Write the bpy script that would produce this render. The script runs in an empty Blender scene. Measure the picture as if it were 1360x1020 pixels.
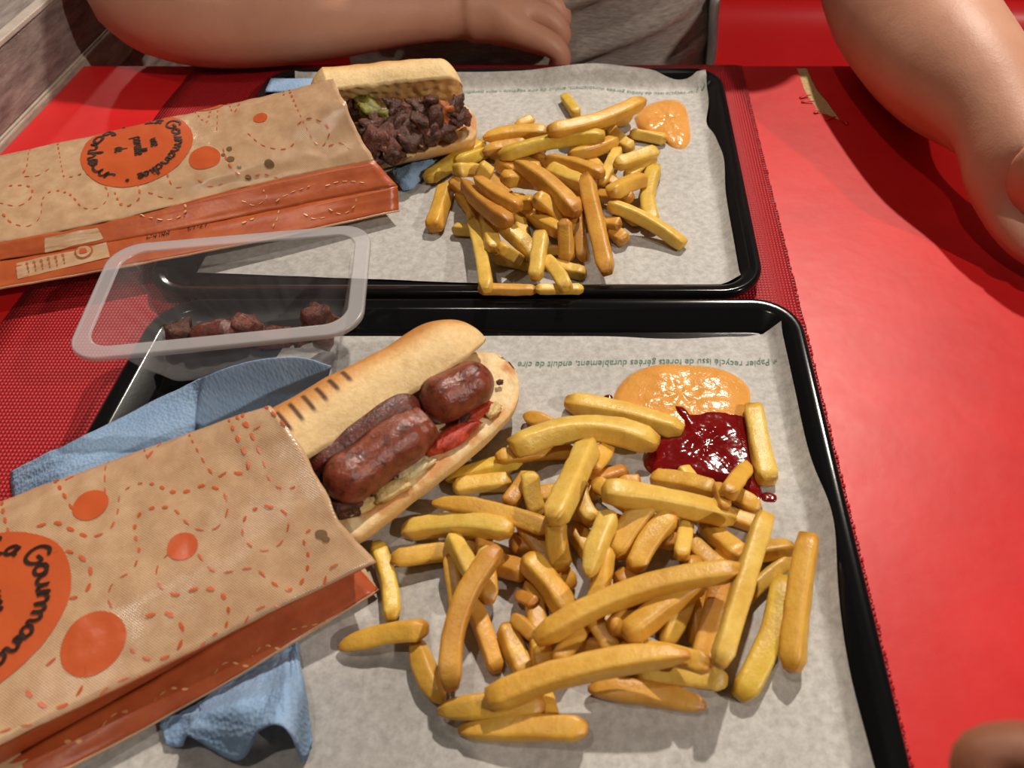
import bpy, bmesh, math, random
import numpy as np
from mathutils import Vector, Matrix, noise

scene = bpy.context.scene
C = bpy.context.collection
PI = math.pi

# ------------------------------------------------------------------ camera
FPX = 1021.0                      # focal length in pixels of the 1360 px wide frame
CX, CY = 806.0, 510.0             # principal point (the picture is cropped on its right side)
PITCH = math.atan2(1153.0, FPX)   # how far the phone looks down
CAM_H = 0.395                     # phone height over the table
SN, CS = math.sin(PITCH), math.cos(PITCH)
cam_data = bpy.data.cameras.new('camera')
cam = bpy.data.objects.new('camera', cam_data)
C.objects.link(cam)
cam.location = (0, 0, CAM_H)
cam.rotation_euler = (PI/2 - PITCH, 0, 0)
cam_data.sensor_width = 36.0
cam_data.lens = FPX/1360*36.0
cam_data.shift_x = (680.0 - CX)/1360.0
cam_data.clip_start = 0.01
cam_data.dof.use_dof = True
cam_data.dof.focus_distance = 0.56
cam_data.dof.aperture_fstop = 9.0
scene.camera = cam

# ------------------------------------------------------------------ light
world = bpy.data.worlds.new('world'); scene.world = world
world.use_nodes = True
bg = world.node_tree.nodes['Background']
bg.inputs[0].default_value = (1.0, 0.90, 0.78, 1)
bg.inputs[1].default_value = 0.052

def ceiling_spot(name, target, direction, dist, power, size, color=(1.0, .90, .78)):
    d = Vector(direction).normalized()
    L = bpy.data.lights.new(name, 'AREA'); L.shape = 'DISK'; L.size = size
    L.energy = power; L.color = color
    o = bpy.data.objects.new(name, L); C.objects.link(o)
    o.location = Vector(target) + d*dist
    o.rotation_euler = (-d).to_track_quat('-Z', 'Y').to_euler()
    return o
ceiling_spot('ceiling_spot', (-.05, .45, 0), (.22, .57, .82), 3.2, 94, .09)
ceiling_spot('ceiling_spot', (.0, .30, 0), (.78, -.38, .66), 3.2, 46, .08)
ceiling_spot('ceiling_spot', (.0, .40, 0), (-.20, -.08, 1.0), 2.2, 7, .07)
ceiling_spot('ceiling_spot', (-.25, .45, 0), (-.34, .86, .43), 3.2, 15, .10)
scene.view_settings.view_transform = 'Standard'
scene.view_settings.look = 'None'
scene.view_settings.exposure = -0.04
scene.view_settings.gamma = 1.0
scene.view_settings.use_curve_mapping = False

# ------------------------------------------------------------------ helpers
ORI = {}
def P(px, py, z=0.0):
    """point of the place at height z seen at this spot of the photograph"""
    u = (px-CX)/FPX; v = (CY-py)/FPX
    t = (CAM_H-z)/(SN-v*CS)
    return Vector((u*t, t*(CS+v*SN), z))
def PT(px, py, t):
    u = (px-CX)/FPX; v = (CY-py)/FPX
    return Vector((u*t, t*(CS+v*SN), CAM_H-t*(SN-v*CS)))
def depth_of(p):
    return p[1]*CS + (CAM_H-p[2])*SN
def pix(p):
    d = depth_of(p)
    return (CX+FPX*p[0]/d, CY-FPX*(p[1]*SN-(CAM_H-p[2])*CS)/d)

def tag(o, label=None, cat=None, group=None, kind=None):
    if label: o['label'] = label
    if cat: o['category'] = cat
    if group: o['group'] = group
    if kind: o['kind'] = kind
    return o
def empty(name, loc):
    o = bpy.data.objects.new(name, None); C.objects.link(o)
    o.location = loc; o.empty_display_size = .02
    ORI[o] = Vector(loc)
    return o
def mk(name, verts, faces, mat, parent=None, smooth=True, origin=None, cols=None):
    V = np.array([tuple(v) for v in verts], dtype=float)
    if origin is None:
        origin = Vector(((V[:,0].min()+V[:,0].max())/2, (V[:,1].min()+V[:,1].max())/2, V[:,2].min()))
    origin = Vector(origin)
    me = bpy.data.meshes.new(name)
    me.from_pydata([tuple(v) for v in (V-np.array(origin))], [], faces)
    if smooth: me.shade_smooth()
    if cols is not None:
        a = me.color_attributes.new('Col', 'FLOAT_COLOR', 'POINT')
        a.data.foreach_set('color', np.array([tuple(c)+(1.0,) if len(c)==3 else tuple(c) for c in cols], dtype=np.float32).ravel())
    me.update()
    o = bpy.data.objects.new(name, me); C.objects.link(o)
    if mat: me.materials.append(getattr(mat, 'm', mat))
    o.location = origin - (ORI[parent] if parent is not None else Vector((0,0,0)))
    o.parent = parent
    ORI[o] = origin
    return o
def fixn(o):
    bm = bmesh.new(); bm.from_mesh(o.data)
    bmesh.ops.recalc_face_normals(bm, faces=bm.faces)
    bm.to_mesh(o.data); bm.free()
    return o
def solid(o, th, off=-1):
    m = o.modifiers.new('thickness', 'SOLIDIFY'); m.thickness = th; m.offset = off
    return o
def bevel(o, w, n=2):
    m = o.modifiers.new('bevel', 'BEVEL'); m.width = w; m.segments = n; m.limit_method = 'ANGLE'
    return o
def box(name, a, b, mat, parent=None, bev=0.0, origin=None):
    x0,y0,z0 = a; x1,y1,z1 = b
    v = [(x0,y0,z0),(x1,y0,z0),(x1,y1,z0),(x0,y1,z0),(x0,y0,z1),(x1,y0,z1),(x1,y1,z1),(x0,y1,z1)]
    f = [(0,3,2,1),(4,5,6,7),(0,1,5,4),(1,2,6,5),(2,3,7,6),(3,0,4,7)]
    o = mk(name, v, f, mat, parent, smooth=False, origin=origin)
    if bev: bevel(o, bev)
    return o
def loft(rings, closed=True, cap0=True, cap1=True):
    v = []; f = []
    n = len(rings[0])
    for r in rings: v += [tuple(p) for p in r]
    for i in range(len(rings)-1):
        for j in range(n if closed else n-1):
            k = (j+1) % n
            f.append((i*n+j, i*n+k, (i+1)*n+k, (i+1)*n+j))
    if cap0: f.append(tuple(range(n-1, -1, -1)))
    if cap1: f.append(tuple((len(rings)-1)*n+j for j in range(n)))
    return v, f
def gridf(nu, nv):
    return [(i*(nv+1)+j, (i+1)*(nv+1)+j, (i+1)*(nv+1)+j+1, i*(nv+1)+j+1) for i in range(nu) for j in range(nv)]
def cr(pts, n):
    """Catmull-Rom resample of a polyline to n+1 points"""
    p = [np.array(q, dtype=float) for q in pts]
    p = [2*p[0]-p[1]] + p + [2*p[-1]-p[-2]]
    m = len(p)-3
    out = []
    for i in range(n+1):
        s = i/n*m; k = min(int(s), m-1); t = s-k
        a,b,c,d = p[k:k+4]
        out.append(.5*((2*b)+(c-a)*t+(2*a-5*b+4*c-d)*t*t+(3*b-a-3*c+d)*t**3))
    return out
def rr(cx, cy, w, d, r, n=8, rot=0.0):
    """rounded rectangle ring, anticlockwise"""
    out = []
    for sx, sy, a0 in ((1,1,0),(-1,1,90),(-1,-1,180),(1,-1,270)):
        for i in range(n+1):
            a = math.radians(a0+90*i/n)
            out.append((sx*(w/2-r)+r*math.cos(a), sy*(d/2-r)+r*math.sin(a)))
    c, s = math.cos(rot), math.sin(rot)
    return [(cx+x*c-y*s, cy+x*s+y*c) for x, y in out]
def nz(p, sc=1.0, off=0.0):
    return noise.noise(Vector((p[0]*sc+off, p[1]*sc+off*1.3, p[2]*sc-off)))

# ------------------------------------------------------------------ materials
def lin(r, g, b):
    f = lambda c: ((c/255+.055)/1.055)**2.4 if c/255 > .04045 else c/255/12.92
    return (f(r), f(g), f(b), 1)
class Mat:
    def __init__(s, name, color=(.8,.8,.8,1), rough=.5, **kw):
        s.m = bpy.data.materials.new(name); s.m.use_nodes = True
        s.t = s.m.node_tree; s.n = s.t.nodes; s.b = s.n['Principled BSDF']
        s.b.inputs['Base Color'].default_value = color
        s.b.inputs['Roughness'].default_value = rough
        for k, v in kw.items(): s.b.inputs[k.replace('_', ' ')].default_value = v
        s.col = None; s.base = color
    def node(s, kind, **kw):
        n = s.n.new(kind)
        for k, v in kw.items():
            if hasattr(n, k): setattr(n, k, v)
            else: n.inputs[k].default_value = v
        return n
    def link(s, a, b): s.t.links.new(a, b)
    def coords(s, kind='Object', scale=(1,1,1), rot=(0,0,0)):
        tc = s.node('ShaderNodeTexCoord'); mp = s.node('ShaderNodeMapping')
        mp.inputs['Scale'].default_value = scale; mp.inputs['Rotation'].default_value = rot
        s.link(tc.outputs[kind], mp.inputs[0]); return mp.outputs[0]
    def noise(s, scale, detail=4, vec=None, rough=.6):
        n = s.node('ShaderNodeTexNoise'); n.inputs['Scale'].default_value = scale
        n.inputs['Detail'].default_value = detail; n.inputs['Roughness'].default_value = rough
        s.link(vec if vec is not None else s.coords(), n.inputs['Vector']); return n.outputs['Fac']
    def ramp(s, fac, stops):
        r = s.node('ShaderNodeValToRGB'); e = r.color_ramp.elements
        while len(e) < len(stops): e.new(.5)
        for q, (p, c) in zip(e, stops):
            q.position = p; q.color = c if len(c) == 4 else tuple(c)+(1,)
        s.link(fac, r.inputs[0]); return r.outputs[0]
    def mix(s, a, b, fac, mode='MIX'):
        n = s.node('ShaderNodeMix'); n.data_type = 'RGBA'; n.blend_type = mode
        for src, i in ((a, 6), (b, 7)):
            if isinstance(src, tuple): n.inputs[i].default_value = src
            else: s.link(src, n.inputs[i])
        if isinstance(fac, (int, float)): n.inputs[0].default_value = fac
        else: s.link(fac, n.inputs[0])
        return n.outputs[2]
    def setcol(s, out): s.link(out, s.b.inputs['Base Color']); s.col = out; return s
    def setrough(s, fac, lo, hi):
        m = s.node('ShaderNodeMapRange'); m.inputs['To Min'].default_value = lo; m.inputs['To Max'].default_value = hi
        s.link(fac, m.inputs[0]); s.link(m.outputs[0], s.b.inputs['Roughness']); return s
    def bump(s, height, strength=.3, dist=.001):
        n = s.node('ShaderNodeBump'); n.inputs['Strength'].default_value = strength
        n.inputs['Distance'].default_value = dist
        s.link(height, n.inputs['Height'])
        prev = s.b.inputs['Normal'].links
        if prev: s.link(prev[0].from_socket, n.inputs['Normal'])
        s.link(n.outputs[0], s.b.inputs['Normal']); return s
    def attr(s, name='Col'):
        a = s.node('ShaderNodeAttribute'); a.attribute_name = name; return a.outputs['Color']

def two_tone(name, c1, c2, scale, rough, detail=4, lo=.35, hi=.65, bump=None, **kw):
    m = Mat(name, c1, rough, **kw)
    f = m.noise(scale, detail)
    m.setcol(m.ramp(f, [(lo, c1), (hi, c2)]))
    if bump: m.bump(m.noise(bump[0], 3), bump[1], bump[2])
    return m

# red vinyl of the table
M_vinyl = Mat('red_vinyl', lin(206,30,30), .36, Specular_IOR_Level=.42)
f = M_vinyl.noise(9, 4)
M_vinyl.setcol(M_vinyl.ramp(f, [(.3, lin(194,24,26)), (.7, lin(214,34,34))]))
M_vinyl.bump(M_vinyl.noise(1500, 2), .12, .0004)
M_vinyl.bump(M_vinyl.noise(22, 3), .12, .003)
M_vinyl.setrough(M_vinyl.noise(60, 4), .34, .48)
# vinyl of the bench
M_bench = two_tone('bench_vinyl', lin(228,40,46), lin(234,48,52), 7, .40, bump=(300,.1,.0005))
# woven placemat
M_mat = Mat('woven_placemat', lin(190,22,34), .5)
w1 = M_mat.node('ShaderNodeTexWave'); w1.bands_direction = 'X'; w1.inputs['Scale'].default_value = 125
w2 = M_mat.node('ShaderNodeTexWave'); w2.bands_direction = 'Y'; w2.inputs['Scale'].default_value = 105
tc = M_mat.coords()
M_mat.link(tc, w1.inputs[0]); M_mat.link(tc, w2.inputs[0])
mm = M_mat.node('ShaderNodeMath', operation='MULTIPLY'); M_mat.link(w1.outputs['Fac'], mm.inputs[0]); M_mat.link(w2.outputs['Fac'], mm.inputs[1])
M_mat.setcol(M_mat.ramp(mm.outputs[0], [(.02, lin(140,10,20)), (.45, lin(206,28,38))]))
M_mat.bump(mm.outputs[0], .8, .0012)
M_tan = two_tone('bare_chipboard', lin(200,172,120), lin(176,146,96), 260, .8, bump=(500,.3,.0006))
# trays
M_tray = Mat('black_plastic', (.005,.005,.0055,1), .15, Specular_IOR_Level=.25)
M_tray.bump(M_tray.noise(300, 2), .05, .0003)
# liner paper
M_paper = Mat('waxed_paper', lin(214,205,190), .62)
f1 = M_paper.noise(14, 3); f2 = M_paper.noise(170, 5, rough=.75)
cA = M_paper.ramp(f2, [(.32, lin(166,162,158)), (.62, lin(200,197,193))])
cB = M_paper.ramp(f1, [(.3, lin(218,216,213)), (.7, (1,1,1,1))])
M_paper.setcol(M_paper.mix(cA, cB, .55, 'MULTIPLY'))
M_paper.bump(M_paper.noise(60, 4), .25, .0012)
M_green = Mat('green_print', lin(96,132,112), .7)
# kraft bag
M_kraft = Mat('kraft_paper', lin(204,160,112), .24, Specular_IOR_Level=.7)
fk = M_kraft.noise(90, 4); 
M_kraft.setcol(M_kraft.ramp(fk, [(.3, lin(188,148,112)), (.7, lin(208,172,136))]))
wv = M_kraft.node('ShaderNodeTexWave'); wv.inputs['Scale'].default_value = 330; wv.bands_direction = 'Y'
M_kraft.link(M_kraft.coords(rot=(0,0,.5)), wv.inputs[0])
M_kraft.bump(wv.outputs['Fac'], .30, .0004)
M_kraft.bump(M_kraft.noise(70, 4), .22, .0015)
M_gusset = Mat('orange_printed_paper', lin(214,84,32), .36)
M_gusset.setcol(M_gusset.ramp(M_gusset.noise(60, 4), [(.3, lin(166,74,36)), (.7, lin(190,96,52))]))
M_gusset.bump(M_gusset.noise(60, 4), .25, .0015)
M_orange = Mat('orange_ink', lin(200,90,46), .34)
M_orange.bump(M_orange.noise(70, 4), .25, .0015)
M_cream = Mat('cream_ink', lin(222,170,110), .5)
M_black = Mat('black_ink', lin(44,26,18), .45)
M_brownink = Mat('brown_ink', lin(168,92,48), .5)
M_stain = Mat('grease_stain', lin(120,92,62), .25)
# plastic tub
def plastic(name, alpha, rough=.18):
    m = Mat(name, lin(190,186,188), rough, Specular_IOR_Level=.5)
    m.b.inputs['Alpha'].default_value = alpha
    return m
M_tub = plastic('clear_plastic', .14)
M_rim = plastic('frosted_plastic', .58, .25)
# napkins
def napkin_mat(name, c1, c2):
    m = Mat(name, c1, .85)
    m.setcol(m.ramp(m.noise(50, 4), [(.3, c1), (.7, c2)]))
    a = m.node('ShaderNodeTexVoronoi'); a.inputs['Scale'].default_value = 520
    m.link(m.coords(scale=(1,1,.4), rot=(0,0,.4)), a.inputs['Vector'])
    m.bump(a.outputs['Distance'], .55, .0010)
    m.bump(m.noise(40, 2), .12, .003)
    return m
M_napkin = napkin_mat('blue_tissue', lin(128,158,194), lin(146,174,206))
# fries
M_fry = Mat('fried_potato', lin(232,172,56), .38, Specular_IOR_Level=.5)
M_fry.b.inputs['Subsurface Weight'].default_value = .12
M_fry.b.inputs['Subsurface Radius'].default_value = (.006,.003,.001)
M_fry.b.inputs['Subsurface Scale'].default_value = .6
fn = M_fry.noise(110, 4)
M_fry.setcol(M_fry.mix(M_fry.attr(), M_fry.ramp(fn, [(.30, (.78,.64,.42,1)), (.60, (1,1,1,1))]), .6, 'MULTIPLY'))
M_fry.bump(M_fry.noise(330, 5), .32, .0014)
M_fry.setrough(M_fry.noise(200, 3), .22, .48)
# bread, painted per vertex with crust, crumb and grill marks
M_bread = Mat('bread', lin(226,192,138), .62)
fb = M_bread.noise(240, 5)
M_bread.setcol(M_bread.mix(M_bread.attr(), M_bread.ramp(fb, [(.3, (.78,.70,.58,1)), (.6, (1,1,1,1))]), .6, 'MULTIPLY'))
M_bread.bump(M_bread.noise(420, 4), .35, .0012)
M_bread.bump(M_bread.noise(80, 4), .3, .002)
def meat(name, c1, c2, c3, rough, sc=130, bs=.75):
    m = Mat(name, c1, rough, Specular_IOR_Level=.6)
    m.setcol(m.ramp(m.noise(sc, 5), [(.30, c3), (.46, c1), (.72, c2)]))
    m.bump(m.noise(sc*2.6, 5), bs, .0022)
    m.setrough(m.noise(sc*1.5, 3), rough*.7, rough*1.5)
    return m
M_saus = meat('grilled_sausage', lin(122,58,40), lin(146,74,52), lin(66,28,18), .20, 150, .32)
M_saus2 = meat('grilled_sausage_dark', lin(88,40,30), lin(112,52,38), lin(36,16,12), .26, 150, .4)
M_char = meat('charred_meat', lin(70,36,24), lin(122,70,44), lin(22,13,9), .28, 260)
M_meatr = meat('roast_meat', lin(98,50,36), lin(138,78,54), lin(38,18,13), .28, 260)
M_pepper = meat('green_pepper', lin(118,112,40), lin(150,146,62), lin(78,66,22), .3, 120)
M_pepperO = meat('orange_pepper', lin(166,84,26), lin(190,110,40), lin(96,44,14), .3, 120)
M_tomato = meat('tomato', lin(186,56,30), lin(206,78,42), lin(150,36,20), .25, 120)
M_onion = meat('cooked_onion', lin(214,182,118), lin(232,208,150), lin(176,130,66), .3, 120)
M_egg = meat('melted_cheese', lin(228,210,160), lin(238,224,180), lin(206,170,96), .4, 120)
# sauces
M_sauce = Mat('orange_sauce', lin(240,160,66), .22, Specular_IOR_Level=.5)
M_sauce.setcol(M_sauce.ramp(M_sauce.noise(60, 3), [(.3, lin(216,148,64)), (.7, lin(228,164,84))]))
M_sauce.b.inputs['Subsurface Weight'].default_value = .1
M_sauce.b.inputs['Subsurface Radius'].default_value = (.004,.002,.001)
M_sauce.bump(M_sauce.noise(130, 3), .5, .002)
M_ket = Mat('ketchup', lin(140,10,12), .12, Specular_IOR_Level=.6)
M_ket.setcol(M_ket.ramp(M_ket.noise(70, 3), [(.3, lin(104,8,10)), (.7, lin(124,12,12))]))
M_ket.bump(M_ket.noise(110, 2), .4, .002)
# people
def skin(name, c1, c2):
    m = Mat(name, c1, .5)
    m.setcol(m.ramp(m.noise(18, 4), [(.3, c1), (.7, c2)]))
    m.b.inputs['Subsurface Weight'].default_value = .15
    m.b.inputs['Subsurface Radius'].default_value = (.012,.004,.002)
    m.bump(m.noise(500, 3), .25, .0006); m.bump(m.noise(60, 4), .15, .003)
    return m
M_skin = skin('skin', lin(198,142,116), lin(210,156,130))
M_skin2 = skin('skin_photographer', lin(140,86,62), lin(150,96,70))
M_nail = Mat('fingernail', lin(220,166,146), .3)
M_shirt = Mat('grey_marl_cotton', lin(134,124,118), .9)
wv = M_shirt.noise(90, 4, vec=M_shirt.coords(scale=(1,1,6), rot=(.3,.5,0)))
M_shirt.setcol(M_shirt.ramp(wv, [(.3, lin(128,118,111)), (.7, lin(172,160,152))]))
M_shirt.bump(M_shirt.noise(900, 2), .3, .0006)
M_white = two_tone('white_cotton', lin(226,224,224), lin(206,204,206), 60, .85, bump=(700,.3,.0006))
# grey wood-look panels
def greywood(name, c1, c2, c3):
    m = Mat(name, c1, .6)
    v = m.coords(scale=(9,1.6,9))
    f = m.noise(14, 8, vec=v, rough=.7)
    m.setcol(m.ramp(f, [(.28, c3), (.5, c1), (.72, c2)]))
    m.bump(f, .3, .002)
    return m
M_gwood = greywood('grey_wood_panel', lin(132,118,112), lin(164,152,144), lin(84,72,70))
M_gtrim = greywood('grey_trim', lin(158,146,132), lin(186,174,158), lin(120,108,98))
M_edge = two_tone('pale_edge_band', lin(196,182,170), lin(178,164,152), 60, .5)
# ================================================================== the setting
FAR = P(806, 88).y              # far edge of the table
XW = -0.566                     # wall side of the table
# table with its torn vinyl
table = empty('table', (0.1, 0.25, -.74))
tag(table, 'red vinyl-covered restaurant table with a torn strip at its far edge', 'table')
XR, YN = 0.72, -0.32
tear = [P(1057,88.6), P(1062,100), P(1068,118), P(1074,130), P(1083,141), P(1086,149), P(1099,152), P(1113,158.5),
        P(1117,160), P(1108,147), P(1098,133), P(1086,119), P(1078,105), P(1071,88.6)]
def vinyl_sheet():
    bm = bmesh.new()
    outer = [Vector((XW,YN,0)), Vector((XR,YN,0)), Vector((XR,FAR,0)), Vector((tear[-1].x,FAR,0))]
    loop = outer + [Vector((p.x, p.y, 0)) for p in reversed(tear[1:-1])] + [Vector((tear[0].x,FAR,0)), Vector((XW,FAR,0))]
    vs = [bm.verts.new(p) for p in loop]
    es = [bm.edges.new((vs[i], vs[(i+1) % len(vs)])) for i in range(len(vs))]
    bmesh.ops.triangle_fill(bm, edges=es, use_beauty=True)
    bmesh.ops.recalc_face_normals(bm, faces=bm.faces)
    for fa in bm.faces:
        if fa.normal.z < 0: fa.normal_flip()
    me = bpy.data.meshes.new('vinyl_cover'); bm.to_mesh(me); bm.free()
    o = bpy.data.objects.new('vinyl_cover', me); C.objects.link(o); me.materials.append(M_vinyl.m)
    o.parent = table; o.location = -ORI[table]; ORI[o] = Vector((0,0,0))
    solid(o, .0012, -1)
    return o
vinyl_sheet()
box('table_board', (XW+.002, YN+.002, -.032), (XR-.002, FAR-.002, -.0013), M_tan, table)
box('edge_band', (XW, FAR-.0018, -.034), (XR, FAR+.002, -.0005), M_vinyl, table, .0008)
# curled shreds of vinyl round the tear
random.seed(3)
def shred(a, b, w, lift):
    a = Vector(a); b = Vector(b); d = (b-a); n = Vector((-d.y, d.x, 0)).normalized()*w
    v = []; 
    for i in range(7):
        s = i/6; c = a.lerp(b, s); c.z = .0006+lift*math.sin(s*PI*.75)
        k = 1-.75*s
        v += [c-n*k, c+n*k]
    o = mk('vinyl_shred', v, [(2*i, 2*i+1, 2*i+3, 2*i+2) for i in range(6)], M_vinyl, table)
    solid(o, .0005, 0)
shred(P(1062,131), P(1077,128), .0016, .0012)
shred(P(1064,136), P(1081,137), .0016, .0014)
shred(P(1081,151), P(1090,149), .0016, .0012)
shred(P(1096,160), P(1110,157), .0018, .0012)
shred(P(1126,166), P(1117,161), .0022, .0016)
ped = box('pedestal', (-.02, .18, -.72), (.16, .36, -.033), M_tray, table, .01)
box('foot', (-.2, .02, -.74), (.34, .52, -.72), M_tray, table, .008)
floor = box('floor', (-1.6,-1.4,-.78), (1.8,2.0,-.7405), two_tone('floor_tile', lin(96,84,78), lin(116,104,96), 6, .5), None)
tag(floor, kind='structure')

# grey panelled wall on the left with its pale edge strips
wl = box('wall_left', (-1.1,-.4,-.74), (XW-.012, 1.6, .052), M_gwood, None)
tag(wl, kind='structure')
def wboard(name, x0, x1, z0, z1, mat, y0=-.4, y1=1.6, bev=.0015):
    return box(name, (x0,y0,z0), (x1,y1,z1), mat, wl, bev)
wboard('trim_strip', XW-.0118, XW-.001, -.03, .0055, M_gtrim)
wboard('edge_strip', XW-.0118, XW-.003, .0058, .0076, M_edge, bev=.0004)
wboard('wall_panel', XW-.0118, XW-.004, .0082, .0635, M_gwood, y1=1.02)
wboard('wall_panel', XW-.0118, XW-.004, .0082, .0635, M_gwood, y0=1.023)
wboard('edge_strip', XW-.016, XW-.003, .0642, .0685, M_edge, bev=.0008)
wboard('ledge_board', -1.1, XW-.017, .0525, .067, M_gwood, y1=.40)
wboard('ledge_board', -1.1, XW-.017, .0525, .067, M_gwood, y0=.403)

# bench behind the table
bench = empty('bench', (.1, 1.25, -.74))
tag(bench, 'red padded vinyl bench with horizontal rolls behind the table', 'bench')
def roll(name, y0, y1, z0, z1, bulge, front=True):
    rings = []
    for i in range(41):
        x = -.95+2.0*i/40
        ring = []
        for j in range(28):
            a = 2*PI*j/28; ca, sa = math.cos(a), math.sin(a)
            e = .55
            yy = (y0+y1)/2+(y1-y0)/2*math.copysign(abs(ca)**e, ca)
            zz = (z0+z1)/2+(z1-z0)/2*math.copysign(abs(sa)**e, sa)
            yy += .004*nz((x*3, yy*5, zz*5), 1.0, 3)
            zz += -.012*(x-.2) + .003*nz((x*4, yy*5, 0), 1.0, 8)
            ring.append((x, yy, zz))
        rings.append(ring)
    v, f = loft(rings)
    return mk(name, v, f, M_bench, bench)
roll('back_roll', 1.20, 1.34, -.088, .12, 0)
roll('back_roll', 1.19, 1.34, -.30, -.09, 0)
roll('seat_cushion', 1.0-.16, 1.22, -.42, -.29, 0)
box('bench_base', (-.95, .92, -.74), (1.05, 1.30, -.42), M_tray, bench, .01)

# woven placemat
XM0, XM1 = -.445, .143
pm = empty('placemat', ((XM0+XM1)/2, .30, 0))
tag(pm, 'red woven vinyl mat lying under both black trays', 'placemat')
nx, ny = 30, 60
def matz(x, y): return .0019 + .0004*nz((x*9, y*9, 0), 1.0, 2)
v = [(XM0+(XM1-XM0)*i/nx+.002*nz((0, j*.3, i*.01), 1.0), YN+.02+(FAR-.001-YN-.02)*j/ny, matz(i*.02, j*.02)) for i in range(nx+1) for j in range(ny+1)]
o = mk('woven_sheet', v, gridf(nx, ny), M_mat, pm); solid(o, .0013, -1)
v = []; f = []
k = 0; y = YN+.03
while y < FAR-.004:
    x = XM1-.001; l = .003+.0012*random.random()
    b = len(v)
    for dx in (0, l):
        for (dy, z) in ((0,.0004), (.0022,.0004), (.0022,.002), (0,.002)):
            v.append((x+dx, y+dy, z))
    f += [(b,b+1,b+5,b+4),(b+1,b+2,b+6,b+5),(b+2,b+3,b+7,b+6),(b+3,b,b+4,b+7),(b+4,b+5,b+6,b+7)]
    y += .0036
tag(mk('cut_strand_ends', v, f, M_mat, pm, smooth=False), kind='stuff')

# ================================================================== trays and their paper
def tray(cx, cy, w, d, rot, label):
    t = empty('serving_tray', (cx, cy, .002)); tag(t, label, 'tray', 'black serving trays')
    def ring(off, z, r0=.034): return [(x, y, z) for x, y in rr(cx, cy, w-2*off, d-2*off, max(.006, r0-off), 10, rot)]
    v, f = loft([ring(.0015,.0105), ring(0,.0125), ring(0,.0165), ring(.0012,.0182), ring(.0035,.0186), ring(.0065,.0178),
                 ring(.0085,.0172), ring(.011,.0165), ring(.0195,.0058), ring(.0225,.0048)], cap0=False, cap1=False)
    o = fixn(mk('rim', v, f, M_tray, t))
    if sum(p.normal.z*p.area for p in o.data.polygons) < 0: o.data.flip_normals()
    solid(o, .0014, -1)
    v, f = loft([ring(.0226,.0026), ring(.0226,.0048)])
    mk('base', v, f, M_tray, t, smooth=False)
    return t
TW, TD = .462, .347
NT = (-.0925, .4175-TD/2)       # near tray centre
FT = (-.1135, .7695-TD/2)
tray(NT[0], NT[1], TW, TD, 0, 'black plastic tray nearest the camera, with ketchup and sausage sandwich')
tray(FT[0], FT[1], TW, TD, 0, 'black plastic tray at the far table edge, with dark meat sandwich')

def liner(name, x0, x1, y0, y1, zf, label, edge, nx=90, ny=70):
    v = []
    for i in range(nx+1):
        for j in range(ny+1):
            a, b = i/nx, j/ny
            x = x0+(x1-x0)*a; y = y0+(y1-y0)*b
            dx, dy = edge(a, b)
            x += dx; y += dy
            v.append((x, y, zf(x, y)))
    o = mk(name, v, gridf(nx, ny), M_paper); tag(o, label, 'paper', 'paper tray liners')
    return o
def wall_z(x, y, cx, cy):
    """height of the tray surface under the paper"""
    qx, qy = abs(x-cx)-(TW/2-.034), abs(y-cy)-(TD/2-.034)      # rounded corners
    ex = math.hypot(max(qx, 0), max(qy, 0))+min(max(qx, qy), 0)-.034+.0225
    return .0052 + max(0, min(ex, .0125))*1.10
def z_near(x, y):
    z = wall_z(x, y, *NT) + .0007
    z += .0005*nz((x*16, y*16, 0), 1.0, 4) + .0003*nz((x*45, y*45, 0), 1.0, 9)
    z += .004*math.exp(-((x-.108)**2+(y-.245)**2)/.0009)
    return z
def z_far(x, y):
    z = wall_z(x, y, *FT) + .0007
    z += .0006*nz((x*16, y*16, 5), 1.0, 4) + .0003*nz((x*45, y*45, 0), 1.0, 9)
    z += .006*math.exp(-((x+.022)/.05)**2)*max(0, (y-.70)/.07)
    return z
def edge_near(a, b):
    dy = -.003*math.exp(-((a-.78)/.10)**2)*b + .004*max(0, a-.93)/.07*b
    dx = .004*math.exp(-((b-.47)/.10)**2)*a - .002*math.exp(-((b-.2)/.12)**2)*a + (1-a)*(.062*b+.012)
    return dx, dy
def edge_far(a, b):
    dy = .006*math.exp(-((a-.77)/.12)**2)*b - .006*math.exp(-((a-.93)/.05)**2)*b + .004*max(0,a-.96)/.04*b
    dy += (1-b)*(.014*max(0, .60-a)/.6)
    dx = -.005*math.exp(-((b-.74)/.07)**2)*a*a + .003*math.exp(-((b-.5)/.1)**2)*a
    return dx, dy
liner('paper_liner', -.300, .1235, .085, .3905, z_near, 'grey waxed paper lining the near tray, printed with a green line', edge_near)
liner('paper_liner', -.318, .101, .446, .7585, z_far, 'grey waxed paper lining the far tray, printed with a faint green line', edge_far)

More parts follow.
